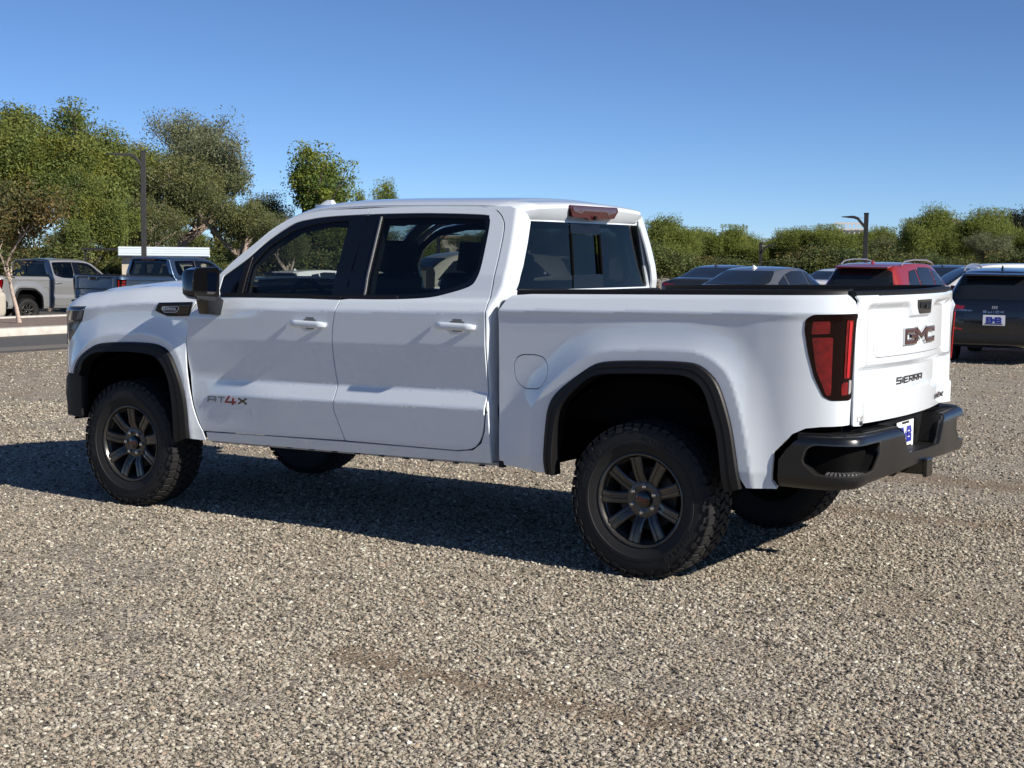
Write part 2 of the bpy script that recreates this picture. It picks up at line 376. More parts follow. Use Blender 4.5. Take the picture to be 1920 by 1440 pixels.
# ---- loose stones
M_stone = bpy.data.materials.new('stone'); M_stone.use_nodes = True
_n, _l, _p = nodes(M_stone)
oi = _n.new('ShaderNodeObjectInfo'); rp = _n.new('ShaderNodeValToRGB'); rp.color_ramp.interpolation = 'CONSTANT'
els = rp.color_ramp.elements; els[0].position = 0; els[0].color = (.085,.075,.066,1); els[1].position = .10; els[1].color = (.215,.183,.152,1)
for pos, c in ((.24,(0.356,0.309,0.257)), (.42,(0.436,0.383,0.325)), (.60,(0.383,0.317,0.256)), (.70,(0.488,0.438,0.380)), (.84,(0.581,0.525,0.457)), (.91,(0.449,0.346,0.277)), (.955,(0.713,0.660,0.587)), (.99,(0.800,0.800,0.739))):
    e = els.new(pos); e.color = (*c, 1)
_l.new(oi.outputs['Random'], rp.inputs[0])
for e in els: e.color = (e.color[0]*.865, e.color[1]*.875, e.color[2]*.82, 1)
_l.new(rp.outputs[0], _p.inputs['Base Color']); _p.inputs['Roughness'].default_value = .85; _p.inputs['Specular IOR Level'].default_value = .3
STONES = bpy.data.collections.new('stone_shapes')
for k in range(6):
    bm = bmesh.new(); bmesh.ops.create_icosphere(bm, subdivisions=1, radius=.5)
    rr = random.Random(k)
    for v in bm.verts: v.co *= rr.uniform(.72, 1.15); v.co.x *= 1.15; v.co.y *= .92; v.co.z *= .62
    me = bpy.data.meshes.new('stone'); bm.to_mesh(me); bm.free(); me.materials.append(M_stone)
    STONES.objects.link(bpy.data.objects.new('stone', me))
def lumps(p, seed, sc):
    """cheap smooth value noise"""
    r = np.random.default_rng(seed); g = r.random((64, 64)); q = (p/sc) % 63; i = q.astype(int); f = q-i; f = f*f*(3-2*f); i2 = (i+1) % 64
    a = g[i[:, 0], i[:, 1]]; b = g[i2[:, 0], i[:, 1]]; c = g[i[:, 0], i2[:, 1]]; d = g[i2[:, 0], i2[:, 1]]
    return (a*(1-f[:, 0])+b*f[:, 0])*(1-f[:, 1])+(c*(1-f[:, 0])+d*f[:, 0])*f[:, 1]
def rutmask(p):
    m = np.zeros(len(p)); wob = (lumps(p+300, 9, 1.6)-.5)*.5
    for y0, w, xa, xb in RUTS: m = np.maximum(m, np.exp(-((p[:, 1]+wob-y0)/w)**2)*((p[:, 0] > xa) & (p[:, 0] < xb)))
    return np.maximum(m, .7*np.clip((p[:, 0]-9)/4, 0, 1)*(lumps(p+300, 8, 2.2) > .45))
def gravel():
    C = np.array([-3.6, 8.0]); pts = []; sz = []
    for r0, r1, dens, s0, s1 in GRAVEL:
        half = R_(33 if r1 < 18 else 29); A = half*(r1*r1-r0*r0); N = int(A*dens)
        r = np.sqrt(RNG.uniform(r0*r0, r1*r1, N)); a = YAW+RNG.uniform(-half, half, N)
        p = C+np.stack([r*np.cos(a), r*np.sin(a)], 1)
        k = lumps(p+200, 3, 1.1)*.5+lumps(p+200, 4, .35)*.5
        keep = RNG.random(N) < np.clip((k-.20)*3.2, .25, 1)*(1-.75*rutmask(p)); keep &= p[:, 0] < 15.4
        p = p[keep]; pts.append(p); sz.append((s0+(s1-s0)*RNG.random(len(p))**3.2))
    P = np.vstack(pts); Z = np.concatenate(sz)
    # tyre-track furrow behind the rear tyres and scuffs
    V = np.column_stack([P, Z*.16])
    me = bpy.data.meshes.new('gravel'); me.vertices.add(len(V)); me.vertices.foreach_set('co', V.ravel().astype(np.float32))
    a = me.attributes.new('size', 'FLOAT', 'POINT'); a.data.foreach_set('value', Z.astype(np.float32))
    o = bpy.data.objects.new('loose_gravel', me); link(o, kind='stuff', label='loose grey and tan gravel spread over the lot', category='gravel')
    ng = bpy.data.node_groups.new('scatter', 'GeometryNodeTree')
    ng.interface.new_socket('Geometry', in_out='INPUT', socket_type='NodeSocketGeometry'); ng.interface.new_socket('Geometry', in_out='OUTPUT', socket_type='NodeSocketGeometry')
    N_ = ng.nodes; L_ = ng.links
    gi = N_.new('NodeGroupInput'); go = N_.new('NodeGroupOutput'); ip = N_.new('GeometryNodeInstanceOnPoints'); ci = N_.new('GeometryNodeCollectionInfo')
    ci.inputs['Collection'].default_value = STONES; ci.inputs['Separate Children'].default_value = True; ci.inputs['Reset Children'].default_value = True
    rv = N_.new('FunctionNodeRandomValue'); rv.data_type = 'FLOAT_VECTOR'; rv.inputs[0].default_value = (-.45,-.45,0); rv.inputs[1].default_value = (.45,.45,6.28)
    at = N_.new('GeometryNodeInputNamedAttribute'); at.data_type = 'FLOAT'; at.inputs['Name'].default_value = 'size'
    L_.new(gi.outputs[0], ip.inputs['Points']); L_.new(ci.outputs[0], ip.inputs['Instance']); ip.inputs['Pick Instance'].default_value = True
    L_.new(rv.outputs[0], ip.inputs['Rotation']); L_.new(at.outputs[0], ip.inputs['Scale']); L_.new(ip.outputs[0], go.inputs[0])
    md = o.modifiers.new('scatter', 'NODES'); md.node_group = ng
    return len(V)
GRAVEL = [(3.4,7,9000,.005,.024),(7,11,5000,.006,.026),(11,17,1700,.008,.030),(17,26,350,.010,.034)]
NG = gravel()
# ================================================================== THE WHITE PICKUP
def ss(a, b, t):
    t = np.clip((np.asarray(t, float)-a)/(b-a), 0, 1); return t*t*(3-2*t)
def softtab(K, sig=.004):
    K = np.array(K, float); z = np.arange(K[0, 0]-.1, K[-1, 0]+.1, .001)
    y = np.interp(z, K[:, 0], K[:, 1])
    # extend slopes at the ends
    lo = z < K[0, 0]; y[lo] = K[0, 1]+(z[lo]-K[0, 0])*(K[1, 1]-K[0, 1])/(K[1, 0]-K[0, 0])
    hi = z > K[-1, 0]; y[hi] = K[-1, 1]+(z[hi]-K[-1, 0])*(K[-1, 1]-K[-2, 1])/(K[-1, 0]-K[-2, 0])
    k = np.exp(-.5*(np.arange(-40, 41)*.001/sig)**2); k /= k.sum()
    ys = np.convolve(np.pad(y, 40, 'edge'), k, 'valid'); ys[:40] = y[:40]; ys[-40:] = y[-40:]
    return lambda q: np.interp(q, z, ys)
class Plan:
    """a curve in plan; s runs along it, offset o is outward (left of travel = outward when out=1)"""
    def __init__(s, pts, anchor=None, out=1, n=16):
        P = np.array(spline(pts, n)); s.P = P
        d = np.r_[0, np.cumsum(np.hypot(*np.diff(P, axis=0).T))]
        T = np.gradient(P, d, axis=0); T /= np.linalg.norm(T, axis=1)[:, None]
        s.N = np.stack([-T[:, 1], T[:, 0]], 1)*out; s.T = T
        if anchor is not None:      # s equals x at this x
            i = np.argmin(abs(P[:, 0]-anchor)); d = d-d[i]+P[i, 0]
        s.d = d
    def __call__(s, q, o):
        q = np.asarray(q, float); c = np.clip(q, s.d[0], s.d[-1]); e = q-c
        x = np.interp(c, s.d, s.P[:, 0]); y = np.interp(c, s.d, s.P[:, 1])
        nx = np.interp(c, s.d, s.N[:, 0]); ny = np.interp(c, s.d, s.N[:, 1])
        tx = np.interp(c, s.d, s.T[:, 0]); ty = np.interp(c, s.d, s.T[:, 1])
        return x+nx*o+tx*e, y+ny*o+ty*e
    def at_y(s, y):          # s where the curve passes y, on the rear half
        k = np.argmin(abs(s.P[:, 1]-y)); return s.d[k]
RK = .022
def zr(x, z): return z+RK*(x-1)
f_door = softtab([(.38,.885),(.44,.925),(.50,.948),(.56,.962),(.60,.972),(.825,1.000),(.915,.961),(1.05,.981),(1.17,.999),(1.36,1.006),(1.412,.976),(1.432,.957),(1.475,.940),(1.56,.914),(1.95,.742),(2.1,.67)])
f_door2 = softtab([(.38,.885),(.44,.925),(.50,.948),(.56,.962),(.60,.968),(.78,.980),(.95,.970),(1.05,.981),(1.17,.993),(1.31,.997),(1.475,.944),(1.56,.914),(1.95,.742),(2.1,.67)], .012)
def y_door(x, z):
    q = zr(x, z); t = ss(2.45, 3.10, x); return f_door(q)*(1-t)+f_door2(q)*t
def F_door(a, b): return a, y_door(a, b), b
# wheel-arch outlines in side view (x, z)
RO = [(.572,.503),(.579,.588),(.568,.759),(.550,.868),(.503,.945),(.398,1.029),(.295,1.098),(.238,1.122),(.142,1.136),(-.056,1.147),(-.250,1.150),(-.330,1.138),(-.385,1.105),(-.432,1.056),(-.470,.975),(-.512,.839),(-.542,.685),(-.568,.530)]
RI = [(.519,.499),(.506,.707),(.479,.848),(.419,.932),(.315,1.020),(.244,1.054),(.143,1.068),(-.104,1.080),(-.230,1.082),(-.300,1.066),(-.345,1.035),(-.376,.985),(-.405,.899),(-.441,.782),(-.469,.574),(-.483,.504)]
FO = [(4.232,.844),(4.214,.899),(4.158,.967),(4.061,1.026),(3.967,1.060),(3.769,1.077),(3.546,1.081),(3.425,1.066),(3.350,1.020),(3.295,.926),(3.240,.786),(3.217,.640),(3.209,.491)]
FI = [(4.160,.838),(4.122,.925),(4.032,.984),(3.939,1.004),(3.780,1.013),(3.608,1.015),(3.480,1.000),(3.406,.948),(3.352,.841),(3.329,.674),(3.325,.450)]
RB = [(.665,.45),(.660,.80),(.628,.901),(.556,.979),(.451,1.067),(.350,1.135),(.260,1.172),(.141,1.191),(-.105,1.204),(-.270,1.203),(-.360,1.185),(-.436,1.145),(-.501,1.067),(-.549,.925),(-.585,.78),(-.612,.639),(-.640,.45)]
FB = [(4.33,.70),(4.28,.86),(4.189,.976),(4.074,1.068),(3.948,1.117),(3.690,1.138),(3.542,1.139),(3.400,1.108),(3.316,1.049),(3.263,.948),(3.225,.80),(3.19,.45)]
RBs, FBs = spline(RB, 5), spline(FB, 5)
def bulge(x, z, L, h, w):
    p = np.stack([np.ravel(x), np.ravel(z)], 1); poly = L+[(L[-1][0], .2), (L[0][0], .2)]
    d = np.where(inside(p, poly), seg_dist(p, L, False), 0)
    dd = seg_dist(p, L, False); t = np.where(d > 0, 1., np.clip(1-dd/w, 0, 1))
    return (h*t*t*(1-.25*(1-t))).reshape(np.shape(x))
f_bed = softtab([(.42,.935),(.50,.958),(.58,.972),(.80,.974),(1.05,.980),(1.25,.988),(1.335,.993),(1.372,1.003),(1.442,.964),(1.462,.941),(1.50,.920)])
planR = Plan([(-1.062,.815),(-1.060,.832),(-1.045,.875),(-1.00,.916),(-.92,.951),(-.80,.977),(-.66,.985),(-.50,.985),(0,.985),(.5,.985),(1.0,.985)], anchor=0.0, out=1)
S_REAR = planR.d[0]
def F_bed(a, b):
    x, _ = planR(a, 0); x = np.asarray(x)
    o = f_bed(zr(x, b))-.985+bulge(np.asarray(a), np.asarray(b), RBs, .030, .185)
    # a shoulder pulled in round the tail lamp
    X, Y = planR(a, o); return X, Y, b
planF = Plan([(3.0,.985),(3.5,.985),(3.9,.985),(4.10,.985),(4.24,.978),(4.33,.955),(4.395,.915),(4.465,.83),(4.54,.69),(4.615,.45),(4.655,.2),(4.665,0)], anchor=3.5, out=1)
f_fen = softtab([(.38,.90),(.44,.935),(.50,.955),(.60,.966),(.90,.974),(1.18,.982),(1.30,.980),(1.392,.984),(1.44,.942),(1.475,.895),(1.495,.850),(1.51,.80)], .005)
def fdrop(x): return .045*ss(3.6, 4.35, x)
def F_fen(a, b):
    x, _ = planF(a, 0); q = zr(np.asarray(x), b)+fdrop(np.asarray(x))
    o = f_fen(q)-.985+.016*np.clip((np.asarray(x)-3.2)/.8, 0, 1)+bulge(np.asarray(a), np.asarray(b), FBs, .026, .20)
    X, Y = planF(a, o); return X, Y, b
def xcorner(z): return np.interp(z, [.5,1.05,1.19,1.357,1.44,1.516,1.614,1.742,1.858,1.95], [.955,.955,.951,.938,.905,.884,.880,.888,.902,.915])
def F_corner(a, b):
    a = np.asarray(a, float); r = .030; xc = xcorner(b)+r; y = f_door(zr(xc, b))
    ang = np.clip(-a/r, 0, 1.42); rest = np.minimum(a+r*1.42, 0)
    x = xc+np.maximum(a, 0)-r*np.sin(ang)+rest*math.cos(1.42); yy = np.where(a > 0, f_door(zr(xc+a, b)), y)-r*(1-np.cos(ang))+rest*math.sin(1.42)
    return x, yy, b

for _q in (F_door, F_bed, F_fen, F_corner): SGN[_q] = -1
# ---- materials of the truck
M_white = mat('pearl_white_paint', (.72,.775,.825), .28, coat=1., coat_rough=.015); M_white.node_tree.nodes['Principled BSDF'].inputs['Coat IOR'].default_value = 1.7; noisy(M_white, 900, .03, coords='Object', rough_var=.05)
M_black = mat('black_textured_plastic', (.0075,.0075,.008), .5, spec=.3); noisy(M_black, 300, .25, bump=.08, dist=.002)
M_gloss = mat('gloss_black_plastic', (.004,.004,.0045), .12, coat=.6)
M_dark = mat('dark_interior', (.008,.008,.009), .8)
M_liner = mat('black_liner', (.003,.003,.003), .95, spec=.1)
M_rubber = mat('tyre_rubber', (.0085,.0085,.009), .75); noisy(M_rubber, 120, .3, bump=.1, dist=.002)
M_rimgrey = mat('dark_grey_wheel_paint', (.075,.072,.065), .30, metal=.6, coat=.4)
M_rimblack = mat('black_wheel_paint', (.010,.010,.010), .4)
M_chrome = mat('bright_metal', (.75,.75,.76), .12, metal=1.)
M_smoke = mat('smoked_chrome', (.10,.095,.09), .22, metal=.8)
M_red = mat('red_emblem', (.17,.010,.014), .2, coat=.8)
M_darkred = mat('dark_red_emblem', (.055,.008,.010), .25, coat=.8)
M_lens = mat('red_lens', (.15,.003,.005), .10, coat=.6); noisy(M_lens, 30, .35)
M_lensd = mat('dark_red_lens', (.006,.0004,.0005), .06, spec=.35)
M_clear = mat('clear_lens', (.35,.33,.33), .15, coat=1.)
M_glassF = glass('front_side_glass', (.66,.70,.68)); M_glassR = glass('privacy_glass', (.36,.40,.40)); M_glassB = glass('rear_privacy_glass', (.075,.085,.09), f0=.045)
M_glassW = glass('windshield_glass', (.72,.76,.75))
M_plate = mat('plate_white', (.78,.78,.78), .4); M_blue = mat('plate_blue', (.02,.03,.30), .4)
M_steel = mat('raw_steel', (.06,.055,.05), .55, metal=.6); noisy(M_steel, 30, .5, bump=.1)
M_mirror = mat('mirror_glass', (.55,.56,.58), .02, metal=1.)
M_seat = mat('black_leather', (.016,.016,.017), .55); noisy(M_seat, 60, .3, bump=.1, dist=.003)
M_trimgrey = mat('grey_trim_strip', (.22,.22,.22), .35, metal=.5)
M_white_text = mat('pale_emblem', (.6,.65,.72), .3, metal=.3)

TRUCK = empty('pickup_truck', (0,0,0), 0, 'white crew-cab pickup truck with dark grey wheels and black arch trim on the gravel', 'pickup truck')
T = TRUCK
def both(name, outline, fun, m, parents=(TRUCK, TRUCK), **kw):
    o, q = patch(name, outline, fun, m, parents[0], mirror=parents[1], **kw); return o, q
# ---- front fenders
FDS = [(3.136,1.372),(3.192,1.277),(3.221,1.135),(3.224,1.004),(3.205,.85),(3.176,.701),(3.140,.600),(3.106,.541)]
def ztop(s): return 1.494-RK*(s-1)-float(fdrop(s))
sp = spline(FDS, 4)
fen = [(x+.009, z) for x, z in sp]+[(3.094,.480),(3.212,.486)]+[p for p in reversed(spline(FO, 4))]+[(4.28,.846),(4.36,.852),(4.366,1.00)]
fen += [(4.33,1.04),(4.245,1.120),(4.172,1.20),(4.135,1.298),(4.375,1.288),(4.37,1.318)]
fen += [(s, ztop(s)) for s in (4.30,4.2,4.1,3.95,3.8,3.6,3.4,3.25,3.13)]
fender, fender_r = both('front_fender', fen, F_fen, M_white, ra=.016, rb=.012, edge=.015, lines=[FBs, [(s, 1.392-RK*(s-1)-float(fdrop(s))) for s in (3.22,3.5,3.8,4.0,4.2,4.35)]])
# side vent with the engine badge, left and right
vent = rounded([(3.500,1.287),(3.470,1.338),(3.176,1.350),(3.210,1.262),(3.395,1.254)], .008, 2)
for prt, mir in ((fender, False), (fender_r, True)):
    def put(o):
        if mir: q = mirrored(o, fender_r); bpy.data.objects.remove(o); return q
        o.parent = fender; return o
    v = put(patch('side_vent', vent, F_fen, M_gloss, None, ra=.03, rb=.02, off=.004, flange=.006))
    fr = put(patch('vent_bezel', rounded([(3.483,1.288),(3.462,1.330),(3.186,1.341),(3.211,1.270),(3.390,1.263)], .008, 2), F_fen, M_black, None, ra=.03, rb=.02, off=.0075, flange=.004,
        holes=[rounded([(3.470,1.289),(3.455,1.324),(3.194,1.334),(3.216,1.276),(3.387,1.269)], .008, 2)]))
    def onf(x, y, z, s0=3.428, z0=1.294):
        a, b = s0-x, z0+y; p = np.array(F_fen(np.array([a]), np.array([b])))[:, 0]; n = surf_normals(F_fen, np.array([[a, b]]))[0]
        return p+n*(.006+z)
    mb = letters('DURAMAX', .0125, .016, .004, .003, None, gap=.3, slant=.1, fun=onf); put(mb.build('badge_lettering', M_white_text))
    ring = [(3.440,1.300),(3.432,1.316),(3.297,1.322),(3.290,1.306),(3.315,1.282),(3.415,1.278)]; ringi = [(3.436,1.300),(3.430,1.3125),(3.299,1.3185),(3.294,1.306),(3.317,1.286),(3.413,1.282)]
    put(patch('badge_ring', ring, F_fen, M_white_text, None, holes=[ringi], ra=.05, rb=.05, off=.0085, flange=.003))
# ---- front doors
Bs = [(1.972,.570),(2.020,.69),(2.042,.756),(2.037,.819),(2.035,.900),(2.046,1.010),(2.049,1.120),(2.046,1.214),(2.024,1.326),(2.007,1.392)]
Bs = spline(Bs, 3)
drip = [(2.32,1.925),(2.525,1.883),(2.683,1.806),(2.80,1.719),(2.927,1.616),(3.00,1.545),(3.065,1.462)]
topF = [(2.535,1.845),(2.698,1.748),(2.83,1.632),(2.985,1.520)]
fdoor = [(1.9725,1.937)]+spline([(2.0,1.936)]+drip+[(3.136,1.372)], 4)[0:]+spline(FDS, 4)[1:]+Bs
fdoor += [(2.008,1.398),(2.3,1.398),(2.756,1.392),(2.968,1.388),(2.992,1.43)]+spline([(2.985,1.520),(2.83,1.632),(2.698,1.748),(2.535,1.845),(2.398,1.876),(2.247,1.892),(2.0,1.903)], 4)+[(1.9725,1.904)]
fdoor_l, fdoor_r = both('front_door', fdoor, F_door, M_white, ra=.028, rb=.011, edge=.018, lines=[[(s, z-RK*(s-1)) for s in (2.07,2.4,2.8)] for z in (1.36,.915,.825)])
G = .009
rdoor = [(x-G, z) for x, z in Bs]+[(2.001,1.398)]
belt_r = spline([(2.001,1.404),(1.76,1.407),(1.576,1.413),(1.384,1.427),(1.261,1.452),(1.12,1.495),(1.080,1.540),(1.068,1.603),(1.073,1.733),(1.082,1.840),(1.096,1.880),(1.140,1.899),(1.5,1.909),(1.80,1.907),(1.9665,1.903)], 4)
rear_seam = spline([(1.80,1.944),(1.5,1.945),(1.135,1.940),(1.060,1.920),(1.005,1.870),(.982,1.807),(.972,1.66),(.971,1.50),(.969,1.35),(.970,1.2),(.972,1.0),(.972,.83),(.985,.712),(1.013,.641),(1.064,.596),(1.17,.578)], 4)
rdoor += belt_r[1:]+[(1.9665,1.938)]+rear_seam+[(1.53,.574)]
rdoor_l, rdoor_r = both('rear_door', rdoor, F_door, M_white, ra=.028, rb=.011, edge=.018, lines=[[(s, z-RK*(s-1)) for s in (1.02,1.5,2.0)] for z in (1.36,.915,.825)])
# black window surrounds and panes
winF = [(1.9725,1.402),(2.3,1.402),(2.756,1.396),(2.966,1.393),(2.986,1.43)]+spline([(2.980,1.518),(2.826,1.628),(2.694,1.744),(2.532,1.841),(2.395,1.872),(2.245,1.888),(1.9725,1.899)], 4)
glF = rounded([(2.090,1.424),(2.775,1.420),(2.775,1.592),(2.686,1.706),(2.530,1.805),(2.40,1.840),(2.25,1.860),(2.100,1.868)], .012, 3)
winR = [(x, z) for x, z in belt_r]+[]
cx, cz = 1.5, 1.65
winR = [(x+(cx-x)*.004, z+(cz-z)*.012) for x, z in belt_r]
glR = spline([(1.832,1.436),(1.60,1.440),(1.40,1.455),(1.275,1.478),(1.150,1.520),(1.108,1.563),(1.096,1.62),(1.100,1.735),(1.108,1.83),(1.125,1.862),(1.16,1.876),(1.5,1.884),(1.72,1.882),(1.852,1.878)], 4)
for dl, dr, wo, gl, gm in ((fdoor_l, fdoor_r, winF, glF, M_glassF), (rdoor_l, rdoor_r, winR, glR, M_glassR)):
    both('window_surround', wo, F_door, M_gloss, (dl, dr), holes=[gl], ra=.05, rb=.03, off=-.004, flange=.03)
    both('side_window', gl, F_door, gm, (dl, dr), ra=.06, rb=.05, edge=.03, off=-.014, flange=0)
both('quarter_divider', [(2.792,1.402),(2.838,1.400),(2.828,1.60),(2.782,1.645)], F_door, M_black, (fdoor_l, fdoor_r), ra=.05, rb=.04, off=.004, flange=.012)
both('window_strip', [(1.836,1.428),(1.846,1.428),(1.868,1.888),(1.858,1.888)], F_door, M_trimgrey, (rdoor_l, rdoor_r), ra=.05, rb=.04, off=.005, flange=.012)
both('belt_strip', [(2.008,1.399),(2.3,1.399),(2.756,1.393),(2.960,1.390),(2.960,1.412),(2.756,1.417),(2.3,1.421),(2.008,1.422)], F_door, M_black, (fdoor_l, fdoor_r), ra=.05, rb=.04, off=.004, flange=.01)
both('belt_strip', [(2.000,1.406),(1.76,1.409),(1.6,1.414),(1.6,1.434),(1.76,1.430),(2.0,1.427)], F_door, M_black, (rdoor_l, rdoor_r), ra=.05, rb=.04, off=.004, flange=.01)
# inner trims so the cab reads dark from inside
inner = [(.98,.60),(3.08,.60),(3.12,1.385),(2.98,1.392),(1.45,1.425),(1.27,1.455),(1.12,1.49),(.98,1.50)]
both('inner_trim', inner, F_door, M_dark, ra=.08, rb=.05, off=-.06, edge=.05, flange=.02)
pill = [(1.84,1.41),(2.08,1.41),(2.09,1.90),(1.86,1.90)]
both('pillar_trim', pill, F_door, M_dark, ra=.08, rb=.05, off=-.05, edge=.05, flange=.04)
apil = [(2.79,1.42),(2.97,1.42),(2.99,1.52),(2.83,1.63),(2.70,1.745),(2.53,1.845),(2.25,1.89),(1.1,1.905),(1.06,1.86),(1.06,1.56),(1.11,1.52),(1.09,1.62),(1.095,1.84),(1.15,1.878),(2.24,1.862),(2.50,1.818),(2.66,1.725),(2.79,1.60)]
both('roof_trim', apil, F_door, M_dark, ra=.08, rb=.05, off=-.045, edge=.04, flange=.03)
# ---- door handles
def handle(door, x0, x1, z, side):
    s = side; xm = (x0+x1)/2; L = x0-x1; mb = MB()
    sec = [(.000,-.019),(.012,-.021),(.017,-.010),(.018,.006),(.013,.018),(.0,.020)]
    n = 14; V = []; F = []
    for i in range(n+1):
        t = i/n; x = x1+L*t; e = math.sin(math.pi*min(max(t, 0.02), .98)); e = min(1, e*2.6)
        yo = .010+.015*min(1, e); k = .35+.65*e**.6; yb = float(y_door(np.array([x]), np.array([z]))[0])
        for dy, dz in sec: V.append((x, s*(yb+yo+dy*k-.010), z+dz*k+.004*(t-.5)))
    m = len(sec)
    for i in range(n):
        for j in range(m): F.append((i*m+j, i*m+(j+1) % m, (i+1)*m+(j+1) % m, (i+1)*m+j))
    F += [tuple(range(m)), tuple(n*m+j for j in range(m-1, -1, -1))]
    o = mesh_obj('door_handle', V, F, M_white, door, smooth=True); 
    bm = bmesh.new(); bm.from_mesh(o.data); bmesh.ops.recalc_face_normals(bm, faces=bm.faces); bm.to_mesh(o.data); bm.free()
    # scooped cup behind the grip
    V = [];
    for i in range(9):
        for j in range(7):
            a, b = -1+i/4, -1+j/3; x = xm-.01+a*.062; zz = z+.004+b*.036; yb = float(y_door(np.array([x]), np.array([zz]))[0])
            V.append((x, s*(yb+.0015-.0*(1-a*a)*(1-b*b)), zz))
    keep = lambda i, j: (((-1+(i+.5)/4)**2+(-1+(j+.5)/3)**2) < .95)
    F = [(i*7+j, (i+1)*7+j, (i+1)*7+j+1, i*7+j+1) for i in range(8) for j in range(6) if keep(i, j)]
    if s > 0: F = [f[::-1] for f in F]
    mesh_obj('handle_cup', V, F, M_trimgrey, door, smooth=True)
for dl, dr, x0, x1, z in ((fdoor_l, fdoor_r, 2.357, 2.080, 1.250), (rdoor_l, rdoor_r, 1.297, 1.024, 1.276)):
    handle(dl, x0, x1, z, 1); handle(dr, x0, x1, z, -1)
# ---- door emblem AT4X
def ond(s0, z0, fun=F_door, sg=1):
    def g(x, y, z):
        a, b = s0-x, z0+y+.02*x; p = np.array(fun(np.array([a]), np.array([b])))[:, 0]; n = surf_normals(fun, np.array([[a, b]]))[0]; p = p+n*(.001+z)
        return p if sg > 0 else p*np.array([1, -1, 1])
    return g
for door, sg in ((fdoor_l, 1),):
    letters('AT', .062, .034, .009, .004, None, gap=.3, slant=.15, fun=ond(3.055, .730)).build('emblem_lettering', M_trimgrey, door)
    letters('4', .085, .052, .013, .005, None, slant=.2, fun=ond(2.905, .724)).build('emblem_lettering', M_red, door)
    letters('X', .070, .034, .010, .004, None, slant=.1, fun=ond(2.795, .735)).build('emblem_lettering', M_smoke, door)
# ---- rockers
rock = [(3.088,.533),(2.581,.547),(1.966,.560),(1.531,.566),(1.17,.570),(1.06,.585),(1.0,.63),(.972,.70),(.958,.80),(.946,.80),(.946,.62),(.946,.52),(1.923,.500),(3.080,.480)]
rocker, rocker_r = both('rocker_panel', rock, F_door, M_white, ra=.04, rb=.012, edge=.03)
both('sill_seam', [(3.070,.482),(1.923,.500),(.88,.520),(.88,.502),(1.923,.484),(3.060,.464)], F_door, mat('sill_grey', (.34,.34,.33), .5), (rocker, rocker_r), ra=.05, rb=.02, off=-.016, flange=.03)
for k in range(12): MB().box((1.02+k*.175, .938, .5005-.0085*(k*.175)), (.035,.02,.006)).build('sill_clip', M_black, rocker)
MB().box((.875,.950,.527), (.035,.03,.045)).build('body_plug', M_black, rocker, bevel=.006)
# ---- cab corner panels
zs_ = [1.944,1.940,1.920,1.870,1.807,1.66,1.50,1.35,1.2,1.0,.86,.80]
xs_ = [1.17,1.135,1.060,1.005,.982,.972,.971,.969,.970,.972,.970,.958]
seam = spline([(x-.010, z) for x, z in zip(xs_, zs_)], 4)
cor = [(x-.030-float(xcorner(z)), z) for x, z in seam]+[(-.036,.52),(-.12,.52),(-.12,1.40),(-.135,1.48),(-.135,1.86),(-.10,1.90),(.03,1.945)]
cabc, cabc_r = both('cab_corner', cor, F_corner, M_white, ra=.012, rb=.02, edge=.015)
# ---- roof, pillars and windshield: stations along the drip rail
ST = [(1.00,1.931),(1.12,1.951),(1.5,1.956),(1.95,1.955),(2.32,1.937),(2.525,1.895),(2.685,1.817),(2.80,1.725),(2.927,1.622),(3.01,1.540),(3.10,1.438)]
STd = np.array(spline(ST, 8)); tS = np.r_[0, np.cumsum(np.hypot(*np.diff(STd, axis=0).T))]; TEND = tS[-1]
def t_of_x(x): return float(np.interp(x, STd[:, 0], tS))
def F_roof(t, w):
    t = np.asarray(t, float); w = np.asarray(w, float)
    x = np.interp(t, tS, STd[:, 0]); z = np.interp(t, tS, STd[:, 1]); yd = f_door(zr(x, z))-.004
    c = 1-w; sgn = np.sign(c); k = np.abs(c)
    rise = np.interp(x, [1.0,2.3,2.6,2.8,3.1], [.062,.065,.055,.035,.02]); bow = np.interp(x, [1.0,1.3,2.3,2.6,3.1], [-.02,0,.05,.12,.20])
    edge = 1-k**9; soft = 1-k**2
    return x+bow*soft, sgn*k*yd, z+rise*(.42*edge+.58*soft)+.0
tr = t_of_x(2.50); tb = t_of_x(3.07)
roof_out = [(0,0),(TEND,0),(TEND,.115)]+[]
roof_out = [(0.0,0.0),(TEND,0.0),(TEND,2.0),(0.0,2.0)]
ws = rounded([(t_of_x(2.46),.13),(t_of_x(2.52),1.0),(t_of_x(2.46),1.87),(TEND-.01,1.91),(TEND-.01,.09)], [.06,0,.06,.02,.02], 5)
roof = patch('roof', roof_out, F_roof, M_white, T, holes=[ws], ra=.03, rb=.03, edge=.02, sign=-1, flange=.012)
patch('windshield', ws, F_roof, M_glassW, T, ra=.06, rb=.05, edge=.04, sign=-1, off=-.008, flange=0)
hl = rounded([(.02,.04),(t_of_x(2.40),.04),(t_of_x(2.40),1.96),(.02,1.96)], .05, 3)
patch('headliner', hl, F_roof, M_dark, T, ra=.10, rb=.1, edge=.06, sign=-1, off=-.05, flange=0)
# roof aerial
mb = MB(); Vv = [(3.00,.035,1.955),(3.00,-.035,1.955),(2.83,.035,1.972),(2.83,-.035,1.972),(2.90,.012,2.018),(2.90,-.012,2.018),(2.855,.012,2.02),(2.855,-.012,2.02)]
mb.add(Vv, [(0,1,5,4),(2,6,7,3),(0,4,6,2),(1,3,7,5),(4,5,7,6),(0,2,3,1)]); mb.box((2.86,0,1.972), (.22,.09,.03)); mb.build('roof_aerial', M_white, roof, bevel=.006, smooth=30)
